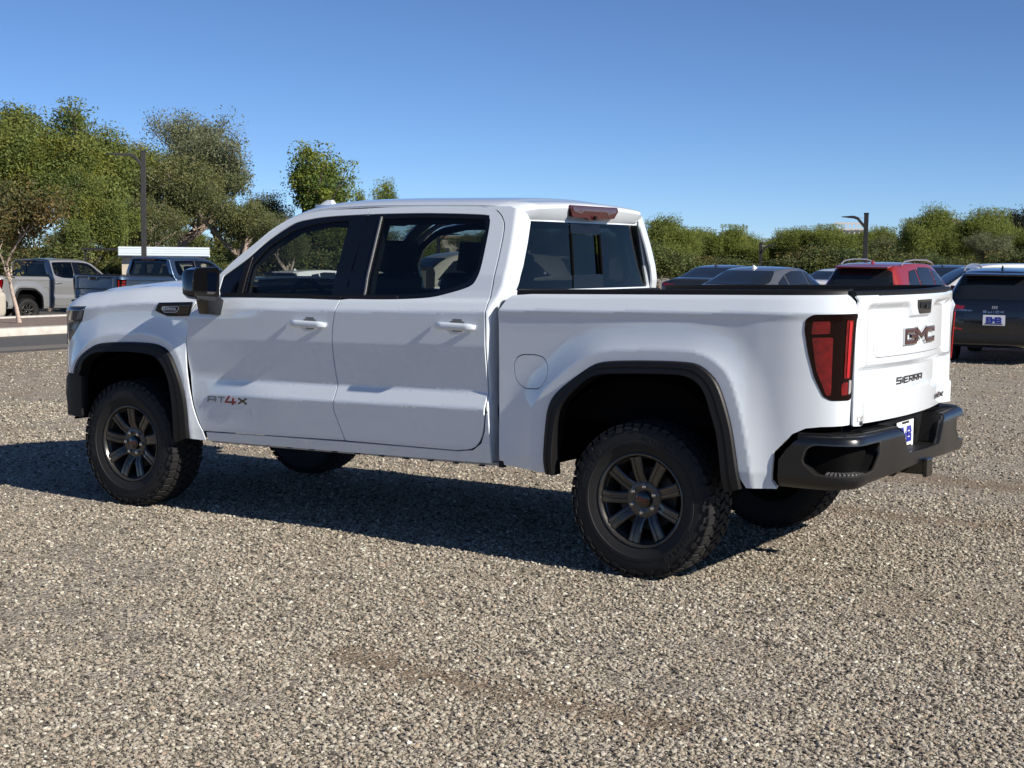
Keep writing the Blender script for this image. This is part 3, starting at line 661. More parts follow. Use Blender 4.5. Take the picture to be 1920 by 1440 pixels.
# ---- rear spoiler with high brake lamp
def loft(name, secs, m, parent, close_ends=True, ang=30, closed=False):
    k = len(secs[0]); V = [v for s in secs for v in s]; F = []
    for i in range(len(secs)-1):
        for j in range(k if closed else k-1): F.append((i*k+j, i*k+(j+1) % k, (i+1)*k+(j+1) % k, (i+1)*k+j))
    if close_ends: F += [tuple(range(k-1, -1, -1)), tuple((len(secs)-1)*k+j for j in range(k))]
    o = mesh_obj(name, V, F, m, parent)
    bm = bmesh.new(); bm.from_mesh(o.data); bmesh.ops.recalc_face_normals(bm, faces=bm.faces); bm.to_mesh(o.data); bm.free()
    smooth_by_angle(o, ang); return o
secs = []
for y in np.linspace(-1, 1, 41):
    yy = y*.742; e = abs(y); d = max(0, (e-.86)/.14); cam_ = .035*(1-e*e)
    ztop_ = 1.960+cam_*.8-.034*d**1.4; bk = .872-.010*(1-e*e)+.10*d**1.5
    secs.append([(1.03+.02*d, yy, ztop_+.010),(.95+.06*d, yy, ztop_+.004),(bk+.018, yy, ztop_-.008),(bk+.004, yy, ztop_-.018),(bk, yy, ztop_-.036+.01*d),(bk+.022, yy, 1.892-.006*d+.01*(1-e)),(bk+.05, yy, 1.870),(.99, yy, 1.868),(1.03+.02*d, yy, 1.90)])
spoiler = loft('rear_spoiler', secs, M_white, T, closed=True, ang=26)
ch = [(-.287,1.952),(.287,1.952),(.292,1.935),(.252,1.886),(.085,1.884),(.06,1.874),(-.06,1.874),(-.085,1.884),(-.252,1.886),(-.292,1.935)]
def F_ch(a, b): return .866-.010*(1-(a/.775)**2)+np.interp(b, [1.87,1.89,1.93,1.952], [.012,.008,.0,.008]), a, b+.012
patch('high_brake_lamp', rounded(ch, .008, 2), F_ch, M_darkred, spoiler, ra=.04, rb=.02, sign=-1, off=.010, flange=.03)
patch('lamp_strip', rounded([(-.265,1.942),(.265,1.942),(.258,1.920),(.16,1.905),(.14,1.922),(-.14,1.922),(-.16,1.905),(-.258,1.920)], .006, 2), F_ch, mat('lamp_grey_red', (.075,.045,.052), .2, coat=1.), spoiler, ra=.04, rb=.02, sign=-1, off=.013, flange=.005)
MB().tube([(.852,0,1.898),(.838,0,1.893)], .012, 12).build('bed_camera', M_gloss, spoiler)
# ---- cab rear wall and sliding window
def F_rear(a, b): return .874+(b-1.476)*.090+.02*(np.abs(a)/.8)**4, a, b
rw = rounded([(-.700,1.866),(.700,1.866),(.806,1.477),(-.806,1.477)], .018, 4)
rearwall = patch('cab_rear_wall', [(-.735,1.90),(.735,1.90),(.80,1.70),(.86,1.45),(.86,.60),(-.86,.60),(-.86,1.45),(-.80,1.70)], F_rear, M_white, T, holes=[rw], ra=.06, rb=.04, sign=-1, flange=.03)
patch('rear_window', rw, F_rear, M_glassB, rearwall, holes=[rounded([(-.150,1.800),(.158,1.800),(.164,1.563),(-.158,1.563)], .01, 2)], ra=.1, rb=.08, sign=-1, off=-.012, flange=0)
patch('sliding_pane', rounded([(-.150,1.800),(.158,1.800),(.164,1.563),(-.158,1.563)], .01, 2), F_rear, M_glassB, rearwall, ra=.1, rb=.08, sign=-1, off=-.026, flange=0)
M_frit = mat('black_glass_band', (.006,.007,.009), .12, spec=.25)
patch('slider_band', [(-.178,1.866),(.181,1.866),(.176,1.802),(-.168,1.802)], F_rear, M_frit, rearwall, ra=.1, rb=.05, sign=-1, off=-.006, flange=.006)
patch('slider_band', [(-.176,1.560),(.176,1.560),(.182,1.478),(-.184,1.478)], F_rear, M_frit, rearwall, ra=.1, rb=.05, sign=-1, off=-.006, flange=.006)
for sg in (-1, 1):
    patch('slider_edge', [(.166*sg,1.802),(.178*sg,1.802),(.182*sg,1.560),(.170*sg,1.560)] if sg > 0 else [(-.178,1.802),(-.166,1.802),(-.170,1.560),(-.182,1.560)], F_rear, M_liner, rearwall, ra=.1, rb=.05, sign=-1, off=-.004, flange=.02)
# ---- cargo bed
bedf = [(.885,.545),(.884,1.362),(.868,1.392),(.848,1.432),(.815,1.456)]
def zbt(s): return 1.4585-RK*(s-1)
bed = [(.885,.522)]+bedf[1:]+[(s, zbt(s)) for s in (.7,.4,.1,-.3,-.7,-.95,-1.05,S_REAR+.004)]
TL_top, TL_bot = 1.412, .992
bed += [(S_REAR-.022,1.474),(S_REAR-.018,1.462),(S_REAR+.004,1.430),(S_REAR+.004,.870)]
bed += [(-1.075,.868),(-.955,.862),(-.882,.852),(-.815,.82),(-.722,.722),(-.716,.58),(-.742,.542),(-.59,.535)]
bed += [p for p in reversed(spline(RO, 3))][1:]+[(.60,.505),(.68,.512)]
tl = rounded([(-.868,1.385),(-.905,1.408),(S_REAR+.006,1.416),(S_REAR+.006,1.005),(S_REAR+.02,.990),(-1.00,.990),(-.962,1.010),(-.915,1.105),(-.882,1.225),(-.864,1.33)], .014, 4)
fuel = rounded([(.792,1.055),(.786,1.110),(.745,1.140),(.64,1.143),(.590,1.128),(.566,1.080),(.566,1.020),(.612,.956),(.72,.950),(.775,.985)], .03, 4)
fuel_i = [((x-.68)*.950+.68, (z-1.045)*.944+1.045) for x, z in fuel]
bed_l, bed_r = both('bed_side', bed, F_bed, M_white, holes=[tl, fuel], ra=.016, rb=.012, edge=.013, flange=.04, lines=[RBs, [(s, 1.372-RK*(s-1)) for s in (.86,.4,0,-.4,-.80)]])
both('fuel_door', fuel_i, F_bed, M_white, (bed_l, bed_r), ra=.025, rb=.02, edge=.012, flange=.01)
both('fuel_door_gap', fuel, F_bed, M_liner, (bed_l, bed_r), ra=.06, rb=.05, edge=.03, off=-.012, flange=0)
# tail lamps: dark housing, red modules, bright light guide
def tlin(k, d=0):
    P = np.array(tl); c = P.mean(0); return [tuple(c+(p-c)*k) for p in P]
lampL, lampR = both('tail_lamp', tlin(.985), F_bed, M_lensd, (bed_l, bed_r), ra=.02, rb=.02, edge=.012, off=.004, flange=.02)
for m, P, off in ((M_lens, [(-.905,1.375),(-.985,1.378),(-.985,1.318),(-.898,1.312)], .0055), (M_lens, [(-.902,1.296),(-1.000,1.300),(-1.000,1.02),(-.978,1.015),(-.925,1.14)], .0055),
                  (M_lens, [(S_REAR+.075,1.385),(S_REAR+.040,1.385),(S_REAR+.040,1.10),(S_REAR+.075,1.10)], .009), (M_clear, [(S_REAR+.042,1.092),(S_REAR+.022,1.092),(S_REAR+.022,1.03),(S_REAR+.042,1.02)], .008),
                  (M_lens, [(S_REAR+.085,1.075),(S_REAR+.048,1.085),(S_REAR+.048,1.02),(S_REAR+.085,1.018)], .0075)):
    both('lamp_module', rounded(P, .008, 2), F_bed, m, (lampL, lampR), ra=.03, rb=.03, edge=.012, off=off, flange=.004)
M_glow = mat('bright_red_guide', (.50,.012,.018), .1, coat=1.)
both('light_guide', rounded([(S_REAR+.062,1.378),(S_REAR+.050,1.378),(S_REAR+.050,1.105),(S_REAR+.062,1.105)], .004, 2), F_bed, M_glow, (lampL, lampR), ra=.03, rb=.05, edge=.01, off=.0125, flange=.004)
# rail caps, bed box
def rail(side):
    mb = MB(); X = np.linspace(.80, S_REAR+.004, 14); V = []
    for x in X:
        xx, yy, _ = F_bed(np.array([max(x, S_REAR+.004)]), np.array([zbt(x)])); y0 = float(yy[0]); z0 = zbt(x)
        for dy, dz in ((-.002,-.002),(-.006,.018),(-.02,.026),(-.075,.026),(-.085,.015),(-.085,-.10)): V.append((float(xx[0]), side*(y0+dy), z0+dz))
    F = [(i*6+j, i*6+j+1, (i+1)*6+j+1, (i+1)*6+j) for i in range(13) for j in range(5)]
    if side < 0: F = [f[::-1] for f in F]
    F += [tuple(range(6)), tuple(13*6+j for j in range(5, -1, -1))]
    mb.add(V, F); mb.build('bed_rail_cap', M_black, T, smooth=50)
rail(1); rail(-1)
mb = MB()
for sg in (1, -1): mb.box((-.08, sg*.80, 1.12), (1.86, .03, .66)); mb.box((0, sg*.66, .98), (1.1,.26,.28))
mb.box((.845, 0, 1.12), (.03, 1.6, .66)); mb.box((-.1, 0, .80), (1.85, 1.62, .04)); mb.build('bed_liner', M_liner, T)
MB().box((.835, 0, 1.455), (.05, 1.62, .03)).build('bed_front_cap', M_black, T, bevel=.006)
# ---- tailgate
def F_gate(a, b):
    a = np.asarray(a, float); b = np.asarray(b, float); e = np.abs(a)
    base = -1.062-.090*(1-(a/.83)**2)
    m = ss(.72, .635, e)
    bez = ss(.27, .20, e-(1.466-np.clip(b, 1.38, 1.47))*-.9)*ss(1.372, 1.392, b)
    r = m*.028*(1-ss(1.424, 1.468, b))*(1-bez)
    r += .032*(1-ss(1.122, 1.156, b))*ss(.80, .70, e)
    zg = .992+.026*(1-ss(.300, .372, e))
    g = (b-zg)
    r += -.024*(1-ss(-.016, .002, g))*ss(.815, .76, e)
    r += .004*ss(1.485, 1.505, b)
    return base+r, a, b
def gx(y, z): return float(F_gate(np.array([y]), np.array([z]))[0][0])
inn = rounded([(.592,1.497),(.580,1.470),(.612,1.425),(.590,1.375),(.588,1.25),(.570,1.200),(.535,1.187),(-.535,1.187),(-.570,1.200),(-.588,1.25),(-.590,1.375),(-.612,1.425),(-.580,1.470),(-.592,1.497)], .012, 3)
gate_out = [(.806,1.500),(.782,1.472),(.810,1.430),(.812,1.1),(.815,.862),(-.815,.862),(-.812,1.1),(-.810,1.430),(-.782,1.472),(-.806,1.500)]
hole = [(y*1.006, z if z > 1.45 else 1.34+(z-1.34)*1.02) for y, z in inn]
outer = rounded(gate_out, .008, 2)
hi_ = [i for i in range(len(hole))]
# the outer frame is open at the top, so trace it as one polygon
L_ = rounded([(.810,1.500),(.784,1.472),(.811,1.430),(.812,1.1),(.812,.862),(-.812,.862),(-.812,1.1),(-.811,1.430),(-.784,1.472),(-.810,1.500)], .008, 2)
frame_poly = L_[:]+[(-.599,1.500)]+[(y*1.007, z-.004 if z < 1.3 else z) for y, z in reversed(inn)][1:-1]+[(.599,1.500)]
tailgate = patch('tailgate', frame_poly, F_gate, M_white, T, ra=.022, rb=.010, edge=.014, sign=-1)
panel = patch('tailgate_panel', inn, F_gate, M_white, tailgate, ra=.025, rb=.010, edge=.014, sign=-1)
def F_gate_b(a, b): x, y, z = F_gate(a, b); return np.full(np.shape(a), -.985), y, z
patch('tailgate_inner', [(.80,1.49),(.80,.87),(-.80,.87),(-.80,1.49)], F_gate_b, M_liner, tailgate, ra=.3, rb=.2, edge=.2, sign=-1, flange=0)
V = []; n = 24
for i in range(n+1):
    y = .805*(1-2*i/n); x = gx(y, 1.50)
    V += [(x+.006, y, 1.497),(x+.004, y, 1.513),(x+.016, y, 1.522),(x+.075, y, 1.520),(x+.080, y, 1.46)]
F = [(i*5+j, (i+1)*5+j, (i+1)*5+j+1, i*5+j+1) for i in range(n) for j in range(4)]+[tuple(range(5)), tuple(n*5+j for j in range(4, -1, -1))]
mesh_obj('tailgate_cap', V, F, M_black, tailgate)
smooth_by_angle(bpy.data.objects['tailgate_cap'], 40)
camp = rounded([(-.120,1.468),(.120,1.468),(.116,1.430),(.085,1.395),(-.108,1.395)], .012, 3)
patch('handle_bezel', camp, F_gate, M_gloss, panel, ra=.03, rb=.02, sign=-1, off=.004, flange=.012)
patch('handle_recess', rounded([(-.095,1.455),(.090,1.455),(.085,1.425),(-.088,1.412)], .008, 2), F_gate, M_black, panel, ra=.03, rb=.02, sign=-1, off=.0065, flange=.003)
MB().tube([(gx(0,1.43)-.004,0,1.432),(gx(0,1.43)-.014,0,1.430)], .010, 12).build('backup_camera', M_gloss, panel)
def ong(y0, z0):
    def g(x, y, z): yy, zz = y0-x, z0+y; return Vector((gx(yy, zz)-.0015-z, yy, zz))
    return g
# GMC emblem: chrome outline under dark red faces
w = .148; letters('GMC', w, .058, .030, .010, None, gap=.14, fun=ong(.222, 1.249)).build('emblem_outline', M_chrome, panel)
letters('GMC', w, .058, .017, .014, None, gap=.14, fun=ong(.222, 1.249)).build('emblem_face', M_darkred, panel)
letters('SIERRA', .060, .030, .0072, .004, None, gap=.36, slant=.22, fun=ong(.226, 1.032)).build('lettering', M_smoke, tailgate)
letters('AT', .042, .022, .0052, .004, None, gap=.3, slant=.3, fun=ong(-.44, .902)).build('lettering', M_smoke, tailgate)
letters('4', .055, .030, .009, .005, None, slant=.25, fun=ong(-.545, .898)).build('lettering', M_darkred, tailgate)
letters('X', .050, .022, .008, .004, None, slant=.2, fun=ong(-.62, .902)).build('lettering', M_smoke, tailgate)
letters('COPY', .022, .020, .004, .0008, None, gap=.2, fun=ong(.790, .886)).build('dealer_sticker', mat('sticker_grey', (.42,.40,.38), .5), tailgate)
letters('GMC', .018, .012, .005, .0008, None, gap=.3, fun=ong(.775, .868)).build('dealer_sticker', M_dark, tailgate)
# ---- rear bumper
M_bump = mat('bumper_black_plastic', (.007,.007,.0075), .30, coat=.35, coat_rough=.15); noisy(M_bump, 250, .3, bump=.03, dist=.002)
bp = [(-.74,.985),(-.90,.984),(-1.00,.974),(-1.065,.955),(-1.115,.918),(-1.142,.865),(-1.152,.75),(-1.165,.55),(-1.178,.35),(-1.184,0)]
planB = Plan(bp+[(x, -y) for x, y in reversed(bp[:-1])], out=-1, n=10)
SBT = planB.d[-1]
gB = softtab([(.52,-.09),(.55,-.040),(.575,-.012),(.605,0),(.78,0),(.805,-.006),(.818,-.016),(.828,-.045)], .004)
def F_bum(a, b):
    x, y = planB(a, gB(b)); return x, y, b
sy = lambda y: float(planB.d[np.argmin(np.abs(planB.P[:, 1]-y)+(planB.P[:, 0] > -1.10)*5)])
hb = [(.012,.556),(.014,.690),(.05,.741),(.095,.790),(.145,.815),(.20,.822),(sy(.385),.822),(sy(.362),.80),(sy(.300),.700),(sy(.265),.676)]
hbb = [(sy(.15),.612),(sy(.50),.598),(sy(.78),.585),(.40,.566),(.25,.556)]
bum = hb+[(SBT-s, z) for s, z in reversed(hb)]+[(SBT-s, z) for s, z in reversed(hbb)]+[]
bum = hb+[(SBT-s, z) for s, z in reversed(hb)]+[(SBT-s, z) for s, z in reversed(hbb)][::-1][::1]
bum = hb+[(SBT-s, z) for s, z in reversed(hb)]+sorted([(SBT-s, z) for s, z in hbb], reverse=True)+sorted(hbb, reverse=True)
pk = rounded([(.128,.690),(.150,.760),(.19,.785),(sy(.66),.788),(sy(.66),.72),(sy(.735),.640),(.30,.622),(.20,.628)], .022, 4)
pkm = [(SBT-s, z) for s, z in reversed(pk)]
bumper = patch('rear_bumper', bum, F_bum, M_bump, T, holes=[pk, pkm], ra=.02, rb=.012, edge=.012, flange=.03)
for P in (pk, pkm):
    patch('step_pocket', P, F_bum, M_liner, bumper, ra=.03, rb=.02, edge=.02, off=-.075, flange=0)
    # walls of the pocket
    L = np.array(densify(P, .015)); top = np.array(F_bum(L[:, 0], L[:, 1])).T; n = surf_normals(F_bum, L); k = len(L)
    V = np.vstack([top-n*.004, top-n*.078]); F = [(i, (i+1) % k, k+(i+1) % k, k+i) for i in range(k)]
    mesh_obj('pocket_wall', V, F, M_black, bumper)
    # bright lip with tread cleats on the pocket floor
    lo = [p for p in P if p[1] < .66]
    c = np.array(P).mean(0)
    rim = [tuple(c+(np.array(p)-c)*1.0) for p in P]; rimi = [tuple(c+(np.array(p)-c)*np.array([.965, .90])) for p in P]
    patch('pocket_lip', rim, F_bum, M_smoke, bumper, holes=[rimi], ra=.05, rb=.05, edge=.015, off=.001, flange=.012)
    mb = MB(); s0, s1 = c[0]-.10, c[0]+.13
    for q in np.arange(s0, s1, .022):
        pt = np.array(F_bum(np.array([q]), np.array([.640]))).T[0]; nn = surf_normals(F_bum, np.array([[q, .64]]))[0]; tt = np.array([-nn[1], nn[0], 0])
        Mx = Matrix((tuple(tt)+(0,), tuple(nn)+(0,), (0,0,1,0), (0,0,0,1))).transposed().to_3x3()
        mb.box(tuple(pt-nn*.035+np.array([0,0,-.004])), (.011,.055,.012), Mx)
    mb.build('tread_cleat', M_trimgrey, bumper)
for sg in (1, -1):
    pad = [(-.86,.968),(-1.00,.946),(-1.07,.915),(-1.105,.862),(-1.125,.75),(-1.140,.55),(-1.155,.384),(-1.050,.372),(-1.030,.60),(-1.000,.80),(-.93,.90),(-.84,.955)]
    V = [(x, sg*y, .829) for x, y in pad]+[(x, sg*y, .79) for x, y in pad]; k = len(pad)
    F = [tuple(range(k)), ]+[(i, k+i, k+(i+1) % k, (i+1) % k) for i in range(k)]
    if sg < 0: F = [f[::-1] for f in F]
    mesh_obj('step_pad', V, F, M_black, bumper)
    mb = MB()
    for q in range(14):
        y = .41+q*.027; x0 = float(np.interp(y, [.38,.55,.75,.86], [-1.135,-1.125,-1.108,-1.09])); mb.box((x0/2-1.045/2+.0, sg*y, .8305), (abs(x0)-1.055, .009, .006))
    mb.build('pad_rib', M_black, bumper)
    # inner cheek of the step
    Vc = [(-1.163,sg*.378,.822),(-1.175,sg*.362,.805),(-1.176,sg*.300,.70),(-1.165,sg*.286,.680),(-1.052,sg*.300,.680),(-1.052,sg*.372,.829)]
    mesh_obj('step_cheek', Vc, [(0,1,2,3,4,5) if sg > 0 else (5,4,3,2,1,0)], M_black, bumper)
MB().box((-1.108,0,.664), (.125,.60,.022)).build('centre_step', M_black, bumper, bevel=.004)
MB().box((-1.040,0,.75), (.02,.76,.17)).build('plate_recess', M_black, bumper)
plate = MB().box((-1.070,0,.742), (.004,.285,.150)).build('licence_plate', M_plate, bumper, bevel=.001)
def onp(x0, y0, z0, s=1.0):
    def g(x, y, z): return Vector((x0-z, y0-x, z0+y))
    return g
letters('B', .062, .062, .024, .0015, None, fun=onp(-1.0722, .095, .712)).build('plate_lettering', M_blue, plate)
letters('B', .062, .062, .024, .0015, None, fun=onp(-1.0722, -.032, .712)).build('plate_lettering', M_blue, plate)
def star(x0, y0, z0, r, m, par):
    P = [(y0+(r if k % 2 == 0 else r*.45)*math.sin(k*math.pi/5), z0+(r if k % 2 == 0 else r*.45)*math.cos(k*math.pi/5)) for k in range(10)]
    V = [(x0, y, z) for y, z in P]+[(x0-.002, y, z) for y, z in P]
    mesh_obj('plate_star', V, [tuple(range(10, 20))]+[(i, (i+1) % 10, 10+(i+1) % 10, 10+i) for i in range(10)], m, par)
star(-1.0722, 0, .742, .022, M_blue, plate)
MB().box((-1.0722,0,.808), (.001,.12,.012)).build('plate_band', M_dark, plate); MB().box((-1.0722,0,.677), (.001,.22,.010)).build('plate_band', M_dark, plate)
MB().box((-1.052,.20,.76), (.02,.05,.05)).build('plate_bracket', M_gloss, bumper, bevel=.003); MB().box((-1.052,-.22,.77), (.02,.03,.09)).build('plate_bracket', M_gloss, bumper, bevel=.003)
hm = MB(); hm.box((-1.08,0,.578), (.22,.075,.075)); hm.box((-1.20,0,.578), (.022,.105,.095)); hm.tube([(-1.05,.14,.56),(-1.05,-.14,.56)], .03, 10)
hm.build('tow_hitch', M_gloss, bumper, bevel=.004)
# ---- wheel-arch trims
def flare(outer_, inner_, fun, nm='arch_trim'):
    O, I = resample(spline(outer_, 4), 60), resample(spline(inner_, 4), 60)
    sec = [(0,-.004,0),(0.02,.010,0),(.10,.020,0),(.45,.027,0),(.52,.024,0),(.95,.030,0),(1.0,.024,0),(1.04,-.06,0)]
    y0 = np.array(fun(O[:, 0], O[:, 1]))
    V = []
    for i in range(60):
        x_o, y_o = float(y0[0][i]), float(y0[1][i])
        for t, dy, _ in sec:
            p = O[i]+(I[i]-O[i])*t; V.append((x_o+(p[0]-O[i][0]), y_o+dy, p[1]))
    m = len(sec); F = [(i*m+j, (i+1)*m+j, (i+1)*m+j+1, i*m+j+1) for i in range(59) for j in range(m-1)]
    o = mesh_obj(nm, V, F, M_black, None)
    bm = bmesh.new(); bm.from_mesh(o.data); bmesh.ops.recalc_face_normals(bm, faces=bm.faces)
    if sum(f.normal.y for f in bm.faces) < 0: bmesh.ops.reverse_faces(bm, faces=bm.faces)
    bm.to_mesh(o.data); bm.free(); smooth_by_angle(o, 25); return o
a = flare(RO, RI, F_bed); a.parent = bed_l; mirrored(a, bed_r)
a = flare(FO, FI, F_fen); a.parent = fender; mirrored(a, fender_r)
# wheel wells
def well(xc, side, r=.60, zc=.46):
    V = []; F = []; n = 20
    for i in range(n+1):
        t = -.15+(math.pi+.3)*i/n
        for y in (.40, .955): V.append((xc+r*math.cos(t)*1.02, side*y, max(.53, zc+r*math.sin(t)*.98)))
    F = [(2*i, 2*i+1, 2*i+3, 2*i+2) for i in range(n)]
    V.append((xc, side*.40, .53)); F += [(2*i, 2*i+2, 2*(n+1)) for i in range(n)]
    mesh_obj('wheel_well', V, F, M_liner, T)
for sg in (1, -1): well(.02, sg); well(3.725, sg, .575, .44)
# ---- hood and front end
def F_hood(a, b):
    a = np.asarray(a, float); b = np.asarray(b, float); k = np.abs(b)/.845
    ze = 1.490-RK*(a-1)-fdrop(a)
    xf = 4.62-.20*k**2.2                       # front edge line
    d = np.clip((a-(xf-.30))/.30, 0, 1.2)
    crown = .052*(1-k**2.2)+.012*ss(.80, .70, k)-.010*ss(.36, .28, k)*0
    return a, b, ze+crown*(1-.3*d)-.085*d**2.6
hood_o = [(3.20,-.842),(3.20,.842)]+[(x, y) for x, y in ((3.6,.842),(4.0,.842),(4.22,.838),(4.33,.815),(4.42,.76),(4.52,.60),(4.60,.35),(4.63,0),(4.60,-.35),(4.52,-.60),(4.42,-.76),(4.33,-.815),(4.22,-.838),(4.0,-.842),(3.6,-.842))]
patch('hood', hood_o[::-1], F_hood, M_white, T, ra=.035, rb=.03, edge=.03)
patch('cowl', [(2.98,.80),(2.98,-.80),(3.22,-.82),(3.22,.82)], lambda a, b: (a, b, 1.395+0*a+.03*(1-(b/.82)**2)), M_black, T, ra=.1, rb=.1, edge=.08, flange=.02, sign=-1)
SF = planF.d[-1]
def half_front(name, P, m, par=T, **kw):
    return both(name, P, F_fen, m, (par, par), ra=.03, rb=.02, edge=.02, **kw)
half_front('front_fascia', [(4.372,.852),(4.372,1.0),(4.45,1.0),(4.62,1.02),(SF,1.02),(SF,.80),(4.40,.80)], M_white)
half_front('grille', [(4.66,1.03),(4.62,1.26),(SF,1.30),(SF,1.03)], M_gloss, off=-.02)
hlp = rounded([(4.335,1.047),(4.25,1.127),(4.178,1.205),(4.142,1.291),(4.36,1.282),(4.60,1.262),(4.63,1.05),(4.45,1.01),(4.375,1.01)], .01, 2)
hl_l, hl_r = half_front('headlamp', hlp, mat('headlamp_housing', (.02,.022,.026), .08, coat=1.), off=-.004)
for P in ([(4.185,1.275),(4.155,1.275),(4.19,1.21),(4.24,1.205)], [(4.26,1.19),(4.205,1.195),(4.25,1.135),(4.30,1.14)]):
    both('lamp_module', P, F_fen, mat('lamp_reflector', (.22,.25,.30), .15, metal=.7), (hl_l, hl_r), ra=.04, rb=.04, off=-.001, flange=.003)
both('lamp_guide', [(4.40,1.27),(4.385,1.27),(4.40,1.03),(4.415,1.03)], F_fen, M_clear, (hl_l, hl_r), ra=.04, rb=.04, off=.001, flange=.004)
half_front('front_bumper', [(4.155,.836),(4.285,.838),(4.40,.79),(SF,.79),(SF,.60),(4.44,.56),(4.34,.565),(4.165,.556)], M_black, off=.010, flange=.06)
half_front('fascia_inner', [(4.30,.60),(4.30,1.28),(SF,1.30),(SF,.60)], M_liner, off=-.06, flange=0)
# ---- mirrors
def mirror_(sg):
    def cap(x, k, dz=0): # outline of the housing in (y,z)
        return [(x, sg*y, z) for y, z in ((1.030,1.395),(1.065,1.372),(1.15,1.372),(1.225,1.382),(1.256,1.405),(1.262,1.53),(1.245,1.560),(1.20,1.572),(1.045,1.576),(1.024,1.56))]
    def sc(P, k, x): 
        c = Vector((x, sg*1.14, 1.475)); return [tuple(c+(Vector(p)-Vector((p[0], 1.14*sg, 1.475)))*k) for p in P]
    P = cap(0, 1)
    secs = [sc(P, .95, 2.903), sc(P, 1.0, 2.909), sc(P, 1.0, 2.95), sc(P, .97, 2.985), sc(P, .88, 3.008), sc(P, .6, 3.018)]
    o = loft('door_mirror', secs, M_gloss, fdoor_l if sg > 0 else fdoor_r, closed=True, ang=40)
    g = [(1.05,1.415),(1.085,1.400),(1.195,1.410),(1.235,1.435),(1.238,1.525),(1.215,1.545),(1.06,1.552),(1.045,1.535)]
    V = [(2.903+.02*(y-1.14), sg*y, z) for y, z in [(1.14+(a-1.14)*.90, 1.478+(b-1.478)*.88) for a, b in g]]
    mesh_obj('mirror_glass', V, [tuple(range(8)) if sg < 0 else tuple(range(7, -1, -1))], M_mirror, o)
    secs = []
    for t, w, h in ((0,.062,.035),(.35,.062,.035),(.7,.058,.05),(1,.05,.062)):
        y = 1.10-.15*t; z = 1.385-.055*t-.01; secs.append([(2.96+a*w*1.0, sg*(y+b*.0), z+b*h) for a, b in ((-1,-1),(-1,.6),(-.6,1),(.6,1),(1,.6),(1,-1))])
    # foot: chunky arm from housing down to the door
    V = [(2.915,1.125,1.395),(2.915,1.02,1.395),(3.02,1.02,1.395),(3.02,1.125,1.395),(2.935,1.105,1.285),(2.93,.985,1.275),(3.01,.985,1.275),(3.01,1.105,1.285),(2.93,.965,1.37),(3.02,.965,1.37)]
    V = [(x, sg*y, z) for x, y, z in V]
    F = [(0,1,2,3),(0,4,5,8,1),(3,2,9,6,7),(0,3,7,4),(4,7,6,5),(5,6,9,8),(1,8,9,2)]
    q = mesh_obj('mirror_arm', V, F, M_gloss, o); bm = bmesh.new(); bm.from_mesh(q.data); bmesh.ops.recalc_face_normals(bm, faces=bm.faces)
    bmesh.ops.bevel(bm, geom=bm.edges[:], offset=.008, segments=2, profile=.6, affect='EDGES'); bm.to_mesh(q.data); bm.free(); smooth_by_angle(q, 40)
mirror_(1); mirror_(-1)
# ---- interior
mb = MB(); mb.box((3.02,0,1.22), (.46,1.72,.36)); mb.box((2.84,.40,1.36), (.10,.42,.08)); mb.box((2.84,0,1.32), (.06,.30,.20)); mb.box((2.35,0,.78), (1.1,.32,.62)); mb.build('dashboard', M_dark, T, bevel=.03, smooth=40)
mb = MB(); mb.box((2.0,0,.58), (2.3,1.75,.06)); mb.box((3.18,0,.95), (.05,1.7,.75)); mb.build('cab_floor', M_dark, T)
mb = MB(); ring = [(2.70+.10*math.sin(a)*.35, .42+.19*math.cos(a), 1.30+.19*math.sin(a)) for a in np.linspace(0, 2*math.pi, 25)]
mb.tube(ring, .016, 8, False); mb.tube([(2.70,.42,1.30),(2.84,.42,1.28)], .05, 10); mb.box((2.70,.42,1.30), (.03,.34,.05)); mb.box((2.705,.42,1.25), (.03,.08,.10)); mb.build('steering_wheel', M_dark, T, smooth=50)
def seat(x, y, w, name, rear=False):
    mb = MB(); lean = .16
    def rb(c, d, rx=0):
        mb.box(c, d, Euler((0, rx, 0)).to_matrix())
    rb((x+.02, y, .93 if not rear else .98), (.52, w, .16), -.06); rb((x-.27, y, 1.24 if not rear else 1.26), (.13, w, .62), -lean if not rear else -.1)
    o = mb.build(name, M_seat, T, bevel=.045, smooth=50)
    hr = MB().box((x-.36, y, 1.65), (.10,.27,.19), Euler((0,-.16,0)).to_matrix()).tube([(x-.33,y+.06,1.5),(x-.35,y+.06,1.6)], .008, 6).tube([(x-.33,y-.06,1.5),(x-.35,y-.06,1.6)], .008, 6)
    hr.build('headrest', M_seat, o, bevel=.03, smooth=50)
seat(2.35, .43, .52, 'seat'); seat(2.35, -.43, .52, 'seat')
mb = MB(); mb.box((1.42,0,.98), (.50,1.45,.16)).box((1.12,0,1.24), (.12,1.45,.56), Euler((0,-.08,0)).to_matrix()); bench = mb.build('rear_bench', M_seat, T, bevel=.04, smooth=50)
for y in (.46,-.46): MB().box((1.10,y,1.60), (.09,.25,.16)).build('headrest', M_seat, bench, bevel=.03, smooth=50)
MB().tube([(2.86+.01*math.sin(3*t), -.64-.0*t, 1.655) for t in (0,)]+[(2.85,-.66,1.60)], .01).build('grab_fixing', M_dark, T)
gr = [(2.80+.085*math.cos(a)*.95+.02*math.sin(a), -.735+.03*math.sin(a), 1.600+.055*math.sin(a)+.055*math.cos(a)*-.7) for a in np.linspace(0, 2*math.pi, 21)]
MB().tube(gr, .018, 8, False).build('grab_handle', M_dark, T, smooth=60)
MB().box((2.60,0,1.79), (.04,.26,.075)).tube([(2.60,0,1.80),(2.72,0,1.90)], .018, 8).box((2.74,0,1.87), (.12,.14,.07)).build('rear_view_mirror', M_dark, T, bevel=.008)
